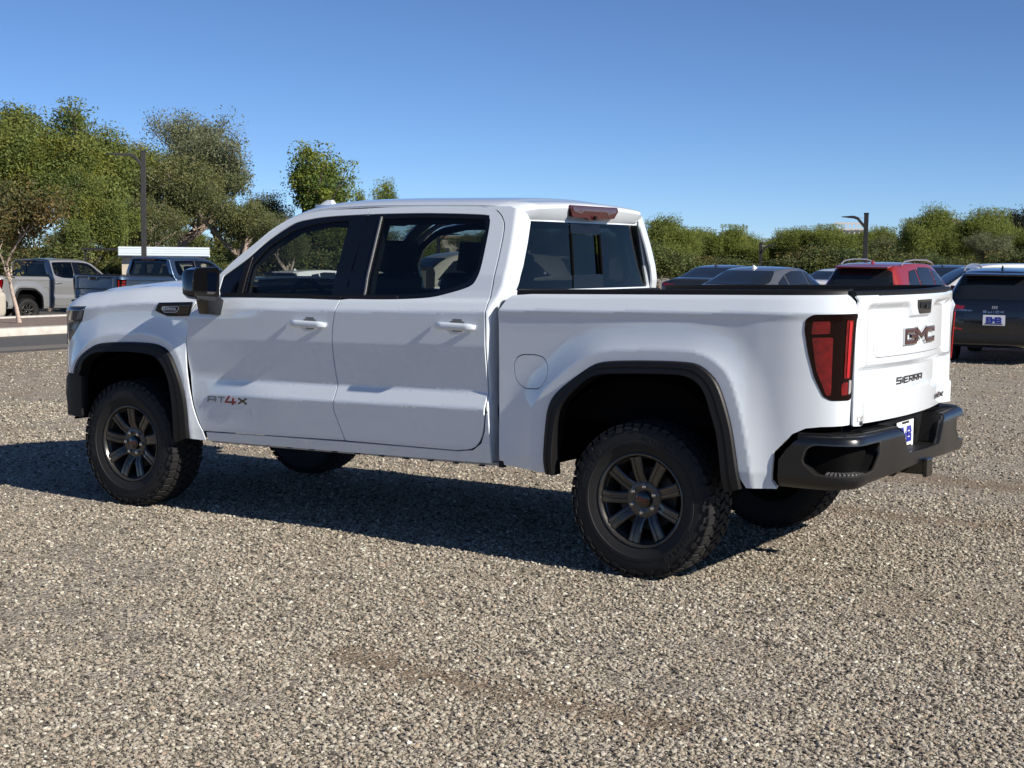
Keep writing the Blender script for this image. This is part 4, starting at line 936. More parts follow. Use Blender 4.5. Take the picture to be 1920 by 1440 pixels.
for y in (.36,-.36): MB().box((2.60,y,1.885), (.16,.40,.02), Euler((0,.25,0)).to_matrix()).build('sun_visor', M_dark, T)
# ---- chassis
mb = MB()
for sg in (1, -1):
    mb.box((1.7, sg*.42, .60), (5.2,.09,.15)); mb.tube([(.65,sg*.50,.50),(0,sg*.52,.42),(-.75,sg*.52,.58)], .04, 6); mb.tube([(.12,sg*.50,.42),(.30,sg*.44,.95)], .035, 8)
mb.tube([(0,-.80,.415),(0,.80,.415)], .045, 10); mb.lathe([(.0,-.14),(.13,-.08),(.16,0),(.13,.08),(0,.14)], 14, 'y', (0,0,.415)); mb.tube([(0,0,.43),(2.2,0,.62)], .04, 8)
mb.tube([(3.745,-.8,.415),(3.745,.8,.415)], .035, 8); mb.box((3.7,0,.60), (1.1,.7,.22)); mb.box((2.2,0,.58), (1.0,.7,.16)); mb.box((1.0,.20,.62), (1.2,.35,.22)); mb.box((-.75,0,.60), (.25,1.2,.12)); mb.box((-.62,.0,.66), (.5,.75,.10)); mb.box((1.9,0,.56), (2.0,1.6,.03))
mb.build('chassis_frame', M_liner, T)
MB().tube([(-.15,.36,.46),(-.15,.40,.82)], .03, 10).build('shock_absorber', M_steel, T)
# ---- wheels
RT, RW = .415, .2486
def tyre_mesh():
    mb = MB()
    prof = [(.225,-.098),(.236,-.112),(.250,-.118),(.262,-.124),(.300,-.135),(.345,-.138),(.375,-.133),(.393,-.122),(.401,-.105),(.403,0),(.401,.105),(.393,.122),(.375,.133),(.345,.138),(.318,.1375),(.316,.140),(.300,.140),(.298,.1355),(.268,.126),(.262,.124),(.250,.118),(.236,.112),(.225,.098)]
    mb.lathe(prof[::-1], 96, 'y')
    NB = 46
    for k in range(NB):
        for row, (y0, y1, ph, ln, sk) in enumerate(((-.134,-.084,0,.78,.10),(-.079,-.032,.5,.80,-.28),(-.027,.027,.1,.76,.30),(.032,.079,.6,.80,-.28),(.084,.134,.25,.78,.10))):
            a0 = 2*math.pi*(k+ph)/NB; da = 2*math.pi/NB*ln
            long_ = (k % 2 == 0)
            y0b, y1b = y0, y1
            if row == 4 and long_: y1b = .139
            if row == 0 and long_: y0b = -.139
            V = []
            for r in (.398, None):
                for fy in (0, 1):
                    for fa in (0, 1):
                        y = y0b+(y1b-y0b)*fy; e = abs(y); rt = RT-.001-.010*max(0, (e-.085)/.054)**1.6
                        rr = r if r else rt
                        if r: y = y+(-.0 if fy else .0)
                        kx = .88 if not r else 1.0
                        an = a0+da*((fa-.5)*kx+.5)+sk*(fy-.5)*2*math.pi/NB
                        yy = y if r else y0b+(y1b-y0b)*(.5+(fy-.5)*.93)
                        V.append((rr*math.cos(an), yy, rr*math.sin(an)))
            mb.add(V, [(0,1,3,2),(4,6,7,5),(0,4,5,1),(2,3,7,6),(0,2,6,4),(1,5,7,3)])
        # shoulder lugs down the side wall
        for sg in (1, -1):
            a0 = 2*math.pi*(k+.25)/NB; da = 2*math.pi/NB*.62; hgt = .366 if k % 2 == 0 else .378; V = []
            for rr, yy in ((.400,.1265),(.385,.1325),(hgt,.1385)):
                for fa in (0, 1):
                    an = a0+da*fa+(.018 if rr == hgt else 0)*(1 if k % 2 else -1); V.append((rr*math.cos(an), sg*(yy+.0022), rr*math.sin(an)))
            for rr, yy in ((.400,.118),(.385,.127),(hgt,.134)):
                for fa in (0, 1):
                    an = a0+da*fa+(.018 if rr == hgt else 0)*(1 if k % 2 else -1); V.append((rr*math.cos(an), sg*yy, rr*math.sin(an)))
            F = [(0,1,3,2),(2,3,5,4),(0,2,8,6),(2,4,10,8),(1,7,9,3),(3,9,11,5),(4,5,11,10),(0,6,7,1)]
            mb.add(V, F if sg > 0 else [f[::-1] for f in F])
    o = mb.build('tyre', M_rubber); bm = bmesh.new(); bm.from_mesh(o.data); bmesh.ops.recalc_face_normals(bm, faces=bm.faces); bm.to_mesh(o.data); bm.free(); smooth_by_angle(o, 32); me = o.data; bpy.data.objects.remove(o); return me
ME_tyre = tyre_mesh()
M_rubl = mat('raised_rubber', (.016,.016,.0165), .6)
def ring_text(txt, ac):
    w = .021; tw = text_width(txt, w, .35); r0 = .326
    def fn(x, y, z): an = ac+(x-tw/2)/r0; r = r0-.013+y; return Vector((r*math.cos(an), .1385+z, r*math.sin(an)))
    o = letters(txt, w, .026, .0055, .0022, None, gap=.35, fun=fn).build('x', M_rubl); bm = bmesh.new(); bm.from_mesh(o.data); bmesh.ops.recalc_face_normals(bm, faces=bm.faces); bm.to_mesh(o.data); bm.free(); me = o.data; bpy.data.objects.remove(o); return me
ME_lets = [ring_text('WRANGLER', .12), ring_text('TERRITORY', math.pi*.53), ring_text('WRANGLER', math.pi*1.12)]
def rim_mesh():
    mb = MB()
    mb.lathe([(.222,-.115),(.238,-.118),(.240,-.105),(.222,-.095),(.215,.02),(.220,.085),(.238,.100),(.2486,.108),(.2490,.121),(.243,.1235),(.236,.119),(.230,.104),(.222,.086),(.205,.03),(.20,-.10)][::-1], 64, 'y')
    N = 9
    for k in range(N):
        a = 2*math.pi*(k+.25)/N+math.pi/2; ca, sa = math.cos(a), math.sin(a); ta, tb = -sa, ca
        V = []
        for r, w, y, th in ((.080,.034,.072,.030),(.118,.029,.092,.030),(.135,.0295,.101,.030),(.185,.031,.108,.028),(.226,.034,.113,.022)):
            for dw, dy in ((-1,-th),(-1,-.006),(-.72,0),(-.26,0),(-.16,-.0055),(.16,-.0055),(.26,0),(.72,0),(1,-.006),(1,-th)):
                V.append((r*ca+ta*w*dw, y+dy, r*sa+tb*w*dw))
        m = 10; F = [(i*m+j, i*m+(j+1) % m, (i+1)*m+(j+1) % m, (i+1)*m+j) for i in range(4) for j in range(m)]+[tuple(range(m)), tuple(4*m+j for j in range(m-1, -1, -1))]
        mb.add(V, F)
    mb.lathe([(.045,.074),(.062,.078),(.090,.078),(.098,.074),(.102,.055),(.102,.02)][::-1], 40, 'y')
    o = mb.build('x', M_rimgrey); bm = bmesh.new(); bm.from_mesh(o.data); bmesh.ops.recalc_face_normals(bm, faces=bm.faces); bm.to_mesh(o.data); bm.free(); smooth_by_angle(o, 30); me = o.data; bpy.data.objects.remove(o); return me
ME_rim = rim_mesh()
def part_mesh(mb, m, ang=40):
    o = mb.build('x', m); bm = bmesh.new(); bm.from_mesh(o.data); bmesh.ops.recalc_face_normals(bm, faces=bm.faces); bm.to_mesh(o.data); bm.free(); smooth_by_angle(o, ang); me = o.data; bpy.data.objects.remove(o); return me
ME_back = part_mesh(MB().lathe([(.0,.02),(.10,.02),(.165,.03),(.165,-.0),(.20,-.02),(.20,-.03)], 40, 'y'), M_liner)
ME_rimshade = part_mesh(MB().lathe([(.0,-.122),(.238,-.122),(.241,-.112)], 40, 'y'), M_liner)  # added black disc, covers the sunlit inside of the rim to keep it dark
ME_disc = part_mesh(MB().lathe([(.07,.030),(.165,.030),(.168,.020),(.168,.010)], 40, 'y'), M_steel)
mb = MB().lathe([(.0,.0945),(.038,.0935),(.043,.090),(.045,.076)][::-1], 28, 'y'); ME_cap = part_mesh(mb, M_gloss)
mb = MB(); mb.tube([(0,.074,0),(0,.092,0)], .0125, 6).tube([(0,.092,0),(0,.098,0)], [.0115,.006], 8); ME_nut = part_mesh(mb, M_chrome, 30)
ME_gmc = part_mesh(letters('GMC', .016, .017, .005, .001, Matrix(((-1,0,0,.0295),(0,0,1,.0950),(0,1,0,-.0085),(0,0,0,1))), gap=.32), M_red)
def wheel(x, y, sg, rot, steer=0):
    o = bpy.data.objects.new('wheel', ME_rim); link(o, T); o.location = (x, y, RT-.002); o.rotation_euler = (0, rot, 0) if sg > 0 else (0, rot, math.pi)
    for nm, me in (('tyre', ME_tyre), ('brake_disc', ME_disc), ('wheel_back', ME_back), ('rim_shade_disc', ME_rimshade), ('centre_cap', ME_cap), ('cap_lettering', ME_gmc), *(('tyre_lettering', q) for q in ME_lets)):
        link(bpy.data.objects.new(nm, me), o)
    for k in range(6):
        n = bpy.data.objects.new('lug_nut', ME_nut); link(n, o); a = k*math.pi/3+.26; n.location = (.0697*math.cos(a), 0, .0697*math.sin(a))
    return o
YW = .869
wheel(0, YW, 1, -.35); wheel(3.745, YW, 1, .2); wheel(0, -YW, -1, .4); wheel(3.745, -YW, -1, .9)
# ================================================================== PLACING HELPERS
def at(u, D, z=0.):
    """ground point in the picture column u (1920 px wide) at D metres from the photographer"""
    d = _f+_r2*((u-960)/FPX)+_u2*(-(480-720)/FPX); h = Vector((d.x, d.y)).normalized()
    return Vector((CAM[0]+h.x*D, CAM[1]+h.y*D, z))
def gz(x): return -.75*min(max((x-23)/7, 0), 1)
def view_ang(u):
    d = _f+_r2*((u-960)/FPX); return math.atan2(d.y, d.x)
# ================================================================== OTHER PICKUPS: copies of the truck in other paint
SKIP = ('emblem', 'dealer', 'badge', 'plate', 'handle_cup', 'grab', 'sun_visor', 'rear_view', 'cap_lettering', 'tyre_lettering', 'sill_clip', 'shock', 'lettering', 'tread_cleat', 'pad_rib', 'belt_strip', 'slider_edge', 'pocket', 'tow_hitch', 'lamp_guide', 'roof_aerial', 'grille_', 'fuel_door_gap', 'bed_camera', 'backup', 'steering')
def copy_truck(loc, rz, paint, label, skip=SKIP, rim=None):
    e = empty('pickup_truck', loc, rz, label, 'pickup truck', 'pickup trucks parked behind the kerb')
    def rec(src, par):
        for ch in list(src.children):
            nm = ch.name.split('.')[0]
            if any(nm.startswith(s) for s in skip): continue
            c = ch.copy(); COL.objects.link(c); c.parent = par
            for sl in c.material_slots:
                if sl.material == M_white: sl.link = 'OBJECT'; sl.material = paint
                elif rim and sl.material == M_rimgrey: sl.link = 'OBJECT'; sl.material = rim
            rec(ch, c)
    rec(TRUCK, e); return e
M_silver = mat('silver_paint', (.27,.275,.275), .35, metal=.35, coat=1.)
M_sblue = mat('steel_blue_paint', (.10,.155,.23), .32, metal=.9, coat=1.)
M_cream = mat('cream_paint', (.62,.58,.50), .35, coat=1.)
p = at(46, 47); copy_truck((p.x+.87, p.y, gz(p.x)), -math.pi/2, M_silver, 'silver pickup truck parked behind the small tree on the planting strip')
p = at(226, 41); copy_truck((p.x+.90, p.y-1.0, -.62), -math.pi/2, M_sblue, 'steel blue pickup truck with dark tailgate parked beside the lamp post')
# ================================================================== CARS
M_tglass = mat('car_glass', (.012,.014,.016), .03, spec=.8); M_tyre2 = mat('car_tyre', (.02,.02,.02), .8); M_alloy = mat('alloy_wheel', (.35,.35,.36), .3, metal=.8)
M_tail = mat('car_tail_lamp', (.30,.01,.015), .12, coat=1.); M_blk = mat('car_black_trim', (.015,.015,.016), .5); M_bright = mat('car_bright_trim', (.62,.63,.65), .25, metal=.9)
STN = {   # x: floor, belt height, half width at belt, half width, roof height, roof half width ; front at +x
 'suv': [(-2.18,.42,.80,.62,.66,.86,.45),(-2.14,.34,.98,.74,.82,1.10,.60),(-2.05,.30,1.05,.79,.88,1.32,.60),(-1.88,.28,1.06,.81,.90,1.545,.575),(-1.62,.26,1.05,.82,.905,1.60,.58),(-.9,.24,1.02,.84,.91,1.635,.60),(0,.24,1.00,.84,.91,1.63,.61),(.45,.24,.99,.84,.91,1.585,.60),(.78,.24,.99,.84,.91,1.46,.61),(1.10,.24,1.00,.83,.91,1.25,.66),(1.38,.25,1.00,.82,.905,1.06,.72),(1.75,.26,.97,.80,.89,1.02,.70),(2.05,.28,.90,.74,.84,.95,.62),(2.18,.36,.74,.60,.68,.80,.45)],
 'sedan': [(-2.40,.44,.80,.62,.66,.86,.45),(-2.36,.34,.96,.74,.82,1.03,.62),(-2.25,.28,1.00,.78,.88,1.085,.66),(-1.95,.25,1.00,.80,.90,1.13,.62),(-1.55,.22,.98,.81,.91,1.25,.55),(-1.05,.20,.96,.82,.915,1.385,.54),(-.35,.20,.94,.83,.92,1.44,.56),(.25,.20,.93,.83,.92,1.405,.56),(.70,.20,.93,.82,.92,1.26,.58),(1.12,.20,.93,.81,.915,1.06,.64),(1.38,.21,.92,.80,.91,.97,.70),(1.9,.23,.87,.76,.88,.92,.66),(2.25,.26,.78,.66,.78,.83,.56),(2.38,.34,.66,.54,.62,.70,.42)]}
PROF = lambda zf, zb, wb, w, zt, wr: [(0,zf),(.80*w,zf),(.95*w,zf+.05),(.99*w,zf+.17),(w,zf+(zb-zf)*.55),(.985*w+.015*wb,zb-.07),(wb,zb),((wb+wr)/2+.012,(zb+zt-.05)/2),(wr,zt-.055),(wr*.86,zt-.018),(wr*.45,zt-.003),(0,zt)]
def car(kind, loc, ang, paint, label, rear=None, group='cars parked along the far side of the lot', roof_rails=None, scale=1.0, plate=False, light_roof=None, lam=None, zs=1.0, ys=1.0):
    e = empty('parked_car', loc, ang, label, 'car', group); e.scale = (1, ys, zs)
    st = STN[kind]; rows = []
    for s in st: rows.append(np.array([(s[0], y, z) for y, z in PROF(*s[1:])]).ravel())
    rows = spline(rows, 4); K = len(PROF(0,0,0,0,0,0))
    secs = [np.array(spline(np.array(r).reshape(K, 3), 3)) for r in rows]
    sec = []
    for s in secs:
        s[:, 1] = np.maximum(s[:, 1], 0); L = s.copy(); Rr = s[::-1].copy(); Rr[:, 1] *= -1; sec.append(np.vstack([L, Rr[1:-1]])*scale)
    k = len(sec[0]); V = np.vstack(sec); F = [(i*k+j, (i+1)*k+j, (i+1)*k+(j+1) % k, i*k+(j+1) % k) for i in range(len(sec)-1) for j in range(k)]
    F += [tuple(range(k)), tuple((len(sec)-1)*k+j for j in range(k-1, -1, -1))]
    body = mesh_obj('body', V, F, paint, e)
    bm = bmesh.new(); bm.from_mesh(body.data); bmesh.ops.recalc_face_normals(bm, faces=bm.faces); bm.to_mesh(body.data); bm.free(); smooth_by_angle(body, 50)
    tree = BVHTree.FromPolygons([Vector(v) for v in V], F)
    def proj_patch(name, poly, axis, m, off=.006, parent=body, res=.05, rnd=.02, mirror=True, fl=.012):
        poly = rounded([(a*scale, b*scale) for a, b in poly], rnd, 4)
        AB, FF, loops = tri2d(poly, [], res, res, .04)
        out = []
        for sg in ((1, -1) if axis == 'y' and mirror else (1,) if axis == 'y' else (0,)):
            P = []
            for a, b in AB:
                if axis == 'y': o, d = Vector((a, 3*sg, b)), Vector((0, -sg, 0))
                elif axis == '-x': o, d = Vector((-6, a, b)), Vector((1, 0, 0))
                elif axis == 'x': o, d = Vector((6, a, b)), Vector((-1, 0, 0))
                else: o, d = Vector((a, b, 4)), Vector((0, 0, -1))
                h, n, _, _ = tree.ray_cast(o, d)
                if h is None: h, n, _, _ = tree.find_nearest(o+d*(3 if axis == 'y' else 4))
                if n.dot(d) > 0: n = -n
                P.append(h+n*off)
            f2 = [tuple(f) for f in FF]
            q = mesh_obj(name, P, f2, m, parent, smooth=True); bm = bmesh.new(); bm.from_mesh(q.data)
            dv = Vector((0, sg, 0)) if axis == 'y' else Vector((-1, 0, 0)) if axis == '-x' else Vector((1, 0, 0)) if axis == 'x' else Vector((0, 0, 1))
            for fc in bm.faces:
                if fc.normal.dot(dv) < 0: fc.normal_flip()
            bm.to_mesh(q.data); bm.free(); out.append(q)
        return out
    if kind == 'suv':
        proj_patch('side_window', [(.95,1.08),(.55,1.44),(.16,1.52),(.13,1.07)], 'y', M_tglass); proj_patch('side_window', [(.08,1.07),(.10,1.525),(-.55,1.54),(-.80,1.51),(-.82,1.09)], 'y', M_tglass)
        proj_patch('quarter_window', [(-.88,1.09),(-.87,1.50),(-1.25,1.46),(-1.55,1.17)], 'y', M_tglass)
        proj_patch('rear_window', [(-.66,1.10),(.66,1.10),(.56,1.46),(.40,1.50),(-.40,1.50),(-.56,1.46)], '-x', M_tglass, rnd=.05)
        proj_patch('windshield', [(-.68,1.10),(.68,1.10),(.56,1.50),(-.56,1.50)], 'x', M_tglass, rnd=.05)
        wx, wr_ = (-1.33, 1.32), .345
    else:
        proj_patch('side_window', [(1.02,.98),(.55,1.28),(.12,1.36),(.08,.97)], 'y', M_tglass); proj_patch('side_window', [(.03,.97),(.06,1.365),(-.50,1.36),(-.84,1.30),(-.90,.99)], 'y', M_tglass)
        proj_patch('quarter_window', [(-.96,.99),(-.90,1.285),(-1.30,1.15),(-1.42,1.05)], 'y', M_tglass)
        proj_patch('rear_window', [(-.62,1.12),(.62,1.12),(.50,1.36),(-.50,1.36)], '-x', M_tglass, rnd=.05)
        proj_patch('windshield', [(-.66,1.02),(.66,1.02),(.50,1.36),(-.50,1.36)], 'x', M_tglass, rnd=.05)
        wx, wr_ = (-1.40, 1.42), .335
    if rear == 'detail':
        proj_patch('tail_lamp', [(.86,.96),(.50,.93),(.46,.985),(.78,1.03)], '-x', M_tail, .010, rnd=.01, res=.04); proj_patch('tail_lamp', [(-.86,.96),(-.50,.93),(-.46,.985),(-.78,1.03)], '-x', M_tail, .010, rnd=.01, res=.04)
        proj_patch('fog_reflector', [(.80,.60),(.50,.585),(.50,.61),(.80,.635)], '-x', M_tail, .008, rnd=.004); proj_patch('fog_reflector', [(-.80,.60),(-.50,.585),(-.50,.61),(-.80,.635)], '-x', M_tail, .008, rnd=.004)
        proj_patch('lower_bumper', [(-.80,.36),(.80,.36),(.82,.52),(-.82,.52)], '-x', M_blk, .006)
        pl = MB().box((-2.215*scale,0,.76), (.006,.345,.175)).build('licence_plate', mat('plate_pale', (.72,.74,.80), .4), body, bevel=.002)
        x0 = -2.2195*scale
        letters('B', .075, .075, .028, .001, None, fun=onp(x0, .105, .727)).build('plate_lettering', M_blue, pl); letters('B', .075, .075, .028, .001, None, fun=onp(x0, -.03, .727)).build('plate_lettering', M_blue, pl)
        star(x0, 0, .765, .028, M_blue, pl)
        MB().box((x0-.001,0,.698), (.001,.28,.016)).build('plate_band', M_dark, pl)
        def onx(y0, z0, off):
            def g(x, y, z):
                h, n, _, _ = tree.ray_cast(Vector((-6, y0-x, z0+y)), Vector((1, 0, 0))); return h+n*(.002+z) if n.x < 0 else h-n*(.002+z)
            return g
        letters('BUICK', .045, .030, .010, .003, None, gap=.75, fun=onx(.175, .885, 0)).build('brand_lettering', M_bright, body)
        letters('ENCORE', .026, .020, .005, .003, None, gap=.3, fun=onx(.62, .905, 0)).build('model_lettering', M_bright, body); letters('GX', .026, .020, .005, .003, None, gap=.3, fun=onx(.41, .903, 0)).build('model_lettering', M_bright, body)
        for q in (-1, 0, 1):
            h, n, _, _ = tree.ray_cast(Vector((-6, q*.032, .975)), Vector((1, 0, 0))); MB().box(tuple(h), (.01,.022,.05), Euler((.15,0,0)).to_matrix()).build('shield_emblem', M_bright, body)
        MB().box((-1.985*scale,0,1.53*scale), (.22,1.02,.03), Euler((0,-.12,0)).to_matrix()).build('roof_spoiler', paint, body, bevel=.01)
        MB().box((-2.055*scale,.0,1.12), (.02,.42,.02)).build('rear_wiper', M_blk, body)
        MB().box((-2.02*scale,.52,1.03), (.03,.10,.04)).build('dealer_tag', mat('tag_grey', (.5,.5,.5), .5), body)
    else:
        if kind == 'suv':
            for sg in (1, -1): proj_patch('tail_lamp', [(sg*.86,.96),(sg*.55,.94),(sg*.52,1.02),(sg*.80,1.06)][::sg], '-x', M_tail, .008, rnd=.01)
            MB().box((-1.985*scale,0,1.545*scale), (.24,1.04,.03), Euler((0,-.12,0)).to_matrix()).build('roof_spoiler', paint, body, bevel=.01)
        else:
            for sg in (1, -1): proj_patch('tail_lamp', [(sg*.84,.86),(sg*.45,.86),(sg*.45,.93),(sg*.80,.95)][::sg], '-x', M_tail, .008, rnd=.01)
    if roof_rails:
        for sg in (1, -1): MB().tube([(-1.55,sg*.60,1.575),(-1.35,sg*.60,1.655),(-.8,sg*.605,1.69),(0,sg*.61,1.685),(.35,sg*.61,1.635),(.45,sg*.61,1.585)], .017, 6).build('roof_rail', roof_rails, body, smooth=60)
    MB().add([(-1.32,.03,1.60),(-1.32,-.03,1.60),(-1.48,.02,1.595),(-1.48,-.02,1.595),(-1.46,.008,1.68),(-1.46,-.008,1.68)] if kind == 'suv' else [(-.78,.03,1.41),(-.78,-.03,1.41),(-.94,.02,1.395),(-.94,-.02,1.395),(-.93,.008,1.475),(-.93,-.008,1.475)], [(0,1,5,4),(2,4,5,3),(0,4,2),(1,3,5),(0,2,3,1)]).build('aerial_fin', lam or paint, body)
    for sg in (1, -1): MB().box((.80 if kind == 'suv' else .82, sg*1.00, 1.08 if kind == 'suv' else 1.0), (.12,.20,.14)).tube([(.80,sg*.86,1.02 if kind == 'suv' else .95),(.80,sg*.95,1.05 if kind == 'suv' else .98)], .02, 6).build('door_mirror', M_blk, body, bevel=.03, smooth=50)
    for x in wx:
        for sg in (1, -1):
            w = part_mesh(MB().lathe([(.0,.10),(.20,.105),(.235,.112),(wr_-.02,.118),(wr_,.10),(wr_,-.10),(wr_-.03,-.115)][::-1], 28, 'y'), M_tyre2) if not hasattr(car, kind) else getattr(car, kind)
            setattr(car, kind, w)
            o = bpy.data.objects.new('wheel', w); link(o, e); o.location = (x*scale, sg*.80, wr_); o.rotation_euler = (0, 0, 0 if sg > 0 else math.pi)
            al = getattr(car, 'alloy', None)
            if al is None:
                mb = MB().lathe([(.0,.112),(.05,.113),(.06,.108)][::-1], 16, 'y')
                for q in range(5):
                    a = q*2*math.pi/5; mb.box((.13*math.cos(a),.112,.13*math.sin(a)), (.16,.012,.045), Euler((0,-a,0)).to_matrix())
                mb.lathe([(.205,.110),(.228,.116),(.234,.113)][::-1], 28, 'y'); al = car.alloy = part_mesh(mb, M_alloy)
            link(bpy.data.objects.new('alloy_rim', al), o)
        for q in proj_patch('wheel_arch', [(x+(wr_+.055)*math.cos(t), max(.22, wr_+(wr_+.055)*math.sin(t))) for t in np.linspace(-.25, math.pi+.25, 16)], 'y', M_liner, .004, rnd=0, res=.08): pass
    return e
P_red = mat('red_car_paint', (.30,.025,.022), .3, metal=.2, coat=1.); P_grey = mat('grey_car_paint', (.16,.165,.17), .3, metal=.5, coat=1.); P_blackc = mat('black_car_paint', (.006,.007,.010), .2, coat=1.)
P_whitec = mat('white_car_paint', (.72,.72,.72), .3, coat=1.); P_dgrey = mat('dark_grey_car_paint', (.05,.052,.056), .3, metal=.5, coat=1.); P_beige = mat('beige_car_paint', (.48,.44,.37), .35, coat=1.)
M_alrail = mat('silver_rail', (.55,.57,.60), .3, metal=.7)
def row(kind, u, D, z, paint, label, *a, ang=-math.pi/2, **k):       # u, D: where the middle of its tail stands
    p = at(u, D); L = 2.18 if kind == 'suv' else 2.40
    return car(kind, (p.x-L*math.cos(ang)*-1, p.y-L*math.sin(ang)*-1, z), ang, paint, label, *a, **k)
row('suv', 1869, 24.3, 0, P_blackc, 'black crossover seen from behind with a white B star B plate', 'detail', roof_rails=M_alrail, ang=-math.pi/2+.12, zs=.92, ys=.96)
row('suv', 1612, 29, 0, P_red, 'red crossover with silver roof rails showing above the pickup bed', roof_rails=M_alrail, zs=.945)
row('sedan', 1352, 27.2, 0, P_grey, 'grey sedan with sloping rear window showing above the pickup bed', lam=P_whitec)
row('sedan', 1296, 38, 0, P_dgrey, 'dark grey sedan half hidden behind the grey sedan', lam=P_dgrey, zs=.95)
row('sedan', 1736, 40, 0, P_dgrey, 'dark grey sedan standing behind the red crossover', lam=P_dgrey, zs=1.0)
row('sedan', 1532, 40, 0, P_whitec, 'white sedan between the grey sedan and the red crossover', zs=.9)
row('sedan', 1838, 46, 0, P_grey, 'grey sedan with a silver roof behind the white crossover', lam=P_whitec, zs=.95)
p = at(1868, 34.5); car('suv', (p.x, p.y, 0), view_ang(1868)+R_(108), P_whitec, 'white crossover seen from the side behind the black crossover', zs=.94)
p = at(4, 45.5); car('suv', (p.x+1.3, p.y+1.65, gz(p.x)), math.pi/2, P_beige, 'cream crossover cut off beside the silver pickup')
p = at(600, 56); car('suv', (p.x, p.y, gz(p.x)), -math.pi/2, P_whitec, 'white crossover seen through the cab of the white pickup')
p = at(872, 30); car('suv', (p.x, p.y, .02), view_ang(872)+R_(115), P_beige, 'beige crossover seen through the rear door window of the white pickup')
# ================================================================== LAMP POSTS
M_post = mat('bronze_lamp_paint', (.022,.021,.020), .5); noisy(M_post, 20, .3)
def lamp(u, D, h, side, label, w=.15, arm=.75):
    p = at(u, D); z0 = gz(p.x); e = empty('lamp_post', (p.x, p.y, z0), view_ang(u)-math.pi/2, label, 'street lamp', 'square black lamp posts around the lot')
    MB().box((0,0,h/2), (w,w,h)).build('pole', M_post, e, bevel=.012)
    MB().lathe([(.0,.62),(.26,.62),(.28,.60),(.28,0)][::-1], 20, 'z').build('concrete_base', M_conc, e, smooth=40)
    MB().box((0,0,h+.012), (w+.02,w+.02,.03)).build('pole_cap', M_post, e)
    s = side; mb = MB(); P = [(s*w*.4,-.30),(s*.22,-.10),(s*.34,-.06),(s*arm,-.06),(s*(arm+.28),-.085),(s*(arm+.28),-.10),(s*.36,-.135),(s*.26,-.17),(s*w*.4,-.42)]
    Mx = Matrix(((1,0,0,0),(0,0,1,0),(0,1,0,h),(0,0,0,1)))
    mb.prism(P if s < 0 else P[::-1], -.11, .11, Mx); mb.build('lamp_head', M_post, e, bevel=.01)
    MB().box((s*(arm*.72),0,h-.118), (.42,.17,.02)).build('lamp_lens', mat('lamp_lens_'+str(int(u)), (.5,.5,.48), .3), e)
lamp(270, 44, 4.92+.0, -1, 'tall black square lamp post standing before the blue pickup'); lamp(1622, 44, 2.85, -1, 'black lamp post rising behind the red crossover', .13, .42)
lamp(1426, 62, 2.10+.0, 1, 'short distant lamp post behind the grey sedan', .13, .35); lamp(822, 58, 3.1, 1, 'lamp post seen through the rear door window of the white pickup', .15, .6)
MB().tube([(0,0,0),(0,0,3.8)], [.05,.02], 6).build('thin_pole', M_post, None, label='thin dark mast standing up behind the pickup roof beside the trees', category='pole').location = at(664, 70, 0)
# ================================================================== BUILDINGS AND HILL
M_wallb = mat('beige_stucco', (.50,.43,.35), .9); noisy(M_wallb, 3, .12, bump=.2); M_fascia = mat('pale_metal_fascia', (.62,.70,.76), .5); M_bwhite = mat('white_building_wall', (.62,.60,.57), .8); M_bwin = mat('building_window', (.06,.07,.09), .1, coat=.5)
p = at(308, 54); sh = empty('storage_shed', (p.x, p.y, -.75), view_ang(308)-math.pi/2, 'low beige shed with a pale ribbed metal roof edge behind the blue pickup', 'shed')
MB().box((0,1.1,1.02), (2.9,2.0,2.04)).build('wall', M_wallb, sh); MB().box((0,1.0,2.10), (3.15,2.5,.08)).build('roof', M_fascia, sh)
for k in range(4): MB().box((0,-.28-.012*(k % 2),2.13+.078*k), (3.12,.05,.072)).build('fascia_board', M_fascia, sh, bevel=.008)
MB().box((-2.2,.5,2.30), (1.3,.2,.08)).box((-2.7,.5,1.15), (.07,.07,2.3)).build('side_awning', M_dark, sh)
p = at(850, 190); bd = empty('tan_building', (p.x, p.y, -.75), view_ang(850)-math.pi/2, 'far tan building seen through the rear door window of the white pickup', 'building')
MB().box((0,4,1.9), (9,8,3.8)).build('wall', M_wallb, bd); MB().box((0,4,3.95), (9.4,8.4,.3)).build('roof', mat('tan_roof', (.36,.22,.13), .9), bd)
for k in range(4): MB().box((-3+2*k,-.02,1.9), (1.0,.06,1.3)).build('window', M_bwin, bd)
p = at(640, 120); bd = empty('low_building', (p.x, p.y, -.75), view_ang(640)-math.pi/2, 'low pale building with a flat roof behind the white crossover', 'building')
MB().box((0,4,1.45), (12,8,2.9)).build('wall', M_wallb, bd); MB().box((0,4,3.0), (12.5,8.5,.25)).build('roof', M_bwhite, bd)
for k in range(5): MB().box((-4.5+2.2*k,-.02,1.5), (1.0,.06,1.1)).build('window', M_bwin, bd)
p = at(1592, 420); bd = empty('white_block', (p.x, p.y, -1), view_ang(1592)-math.pi/2, 'far white block with an open parapet rising over the trees', 'building')
MB().box((0,4,4.6), (8.4,8,9.2)).build('wall', M_bwhite, bd)
for k in range(8): MB().box((-3.9+1.114*k,-.1,10.4), (.35,.35,1.0)).build('parapet_post', M_bwhite, bd)
MB().box((0,0,11.0), (8.6,.5,.5)).build('parapet_beam', M_bwhite, bd); MB().box((0,0,9.4), (8.7,.7,.5)).build('cornice', M_bwhite, bd)
for r in range(2):
    for k in range(6): MB().box((-3.3+1.32*k,-.03,8.3-1.5*r), (.8,.1,.9)).build('window', M_bwin, bd)
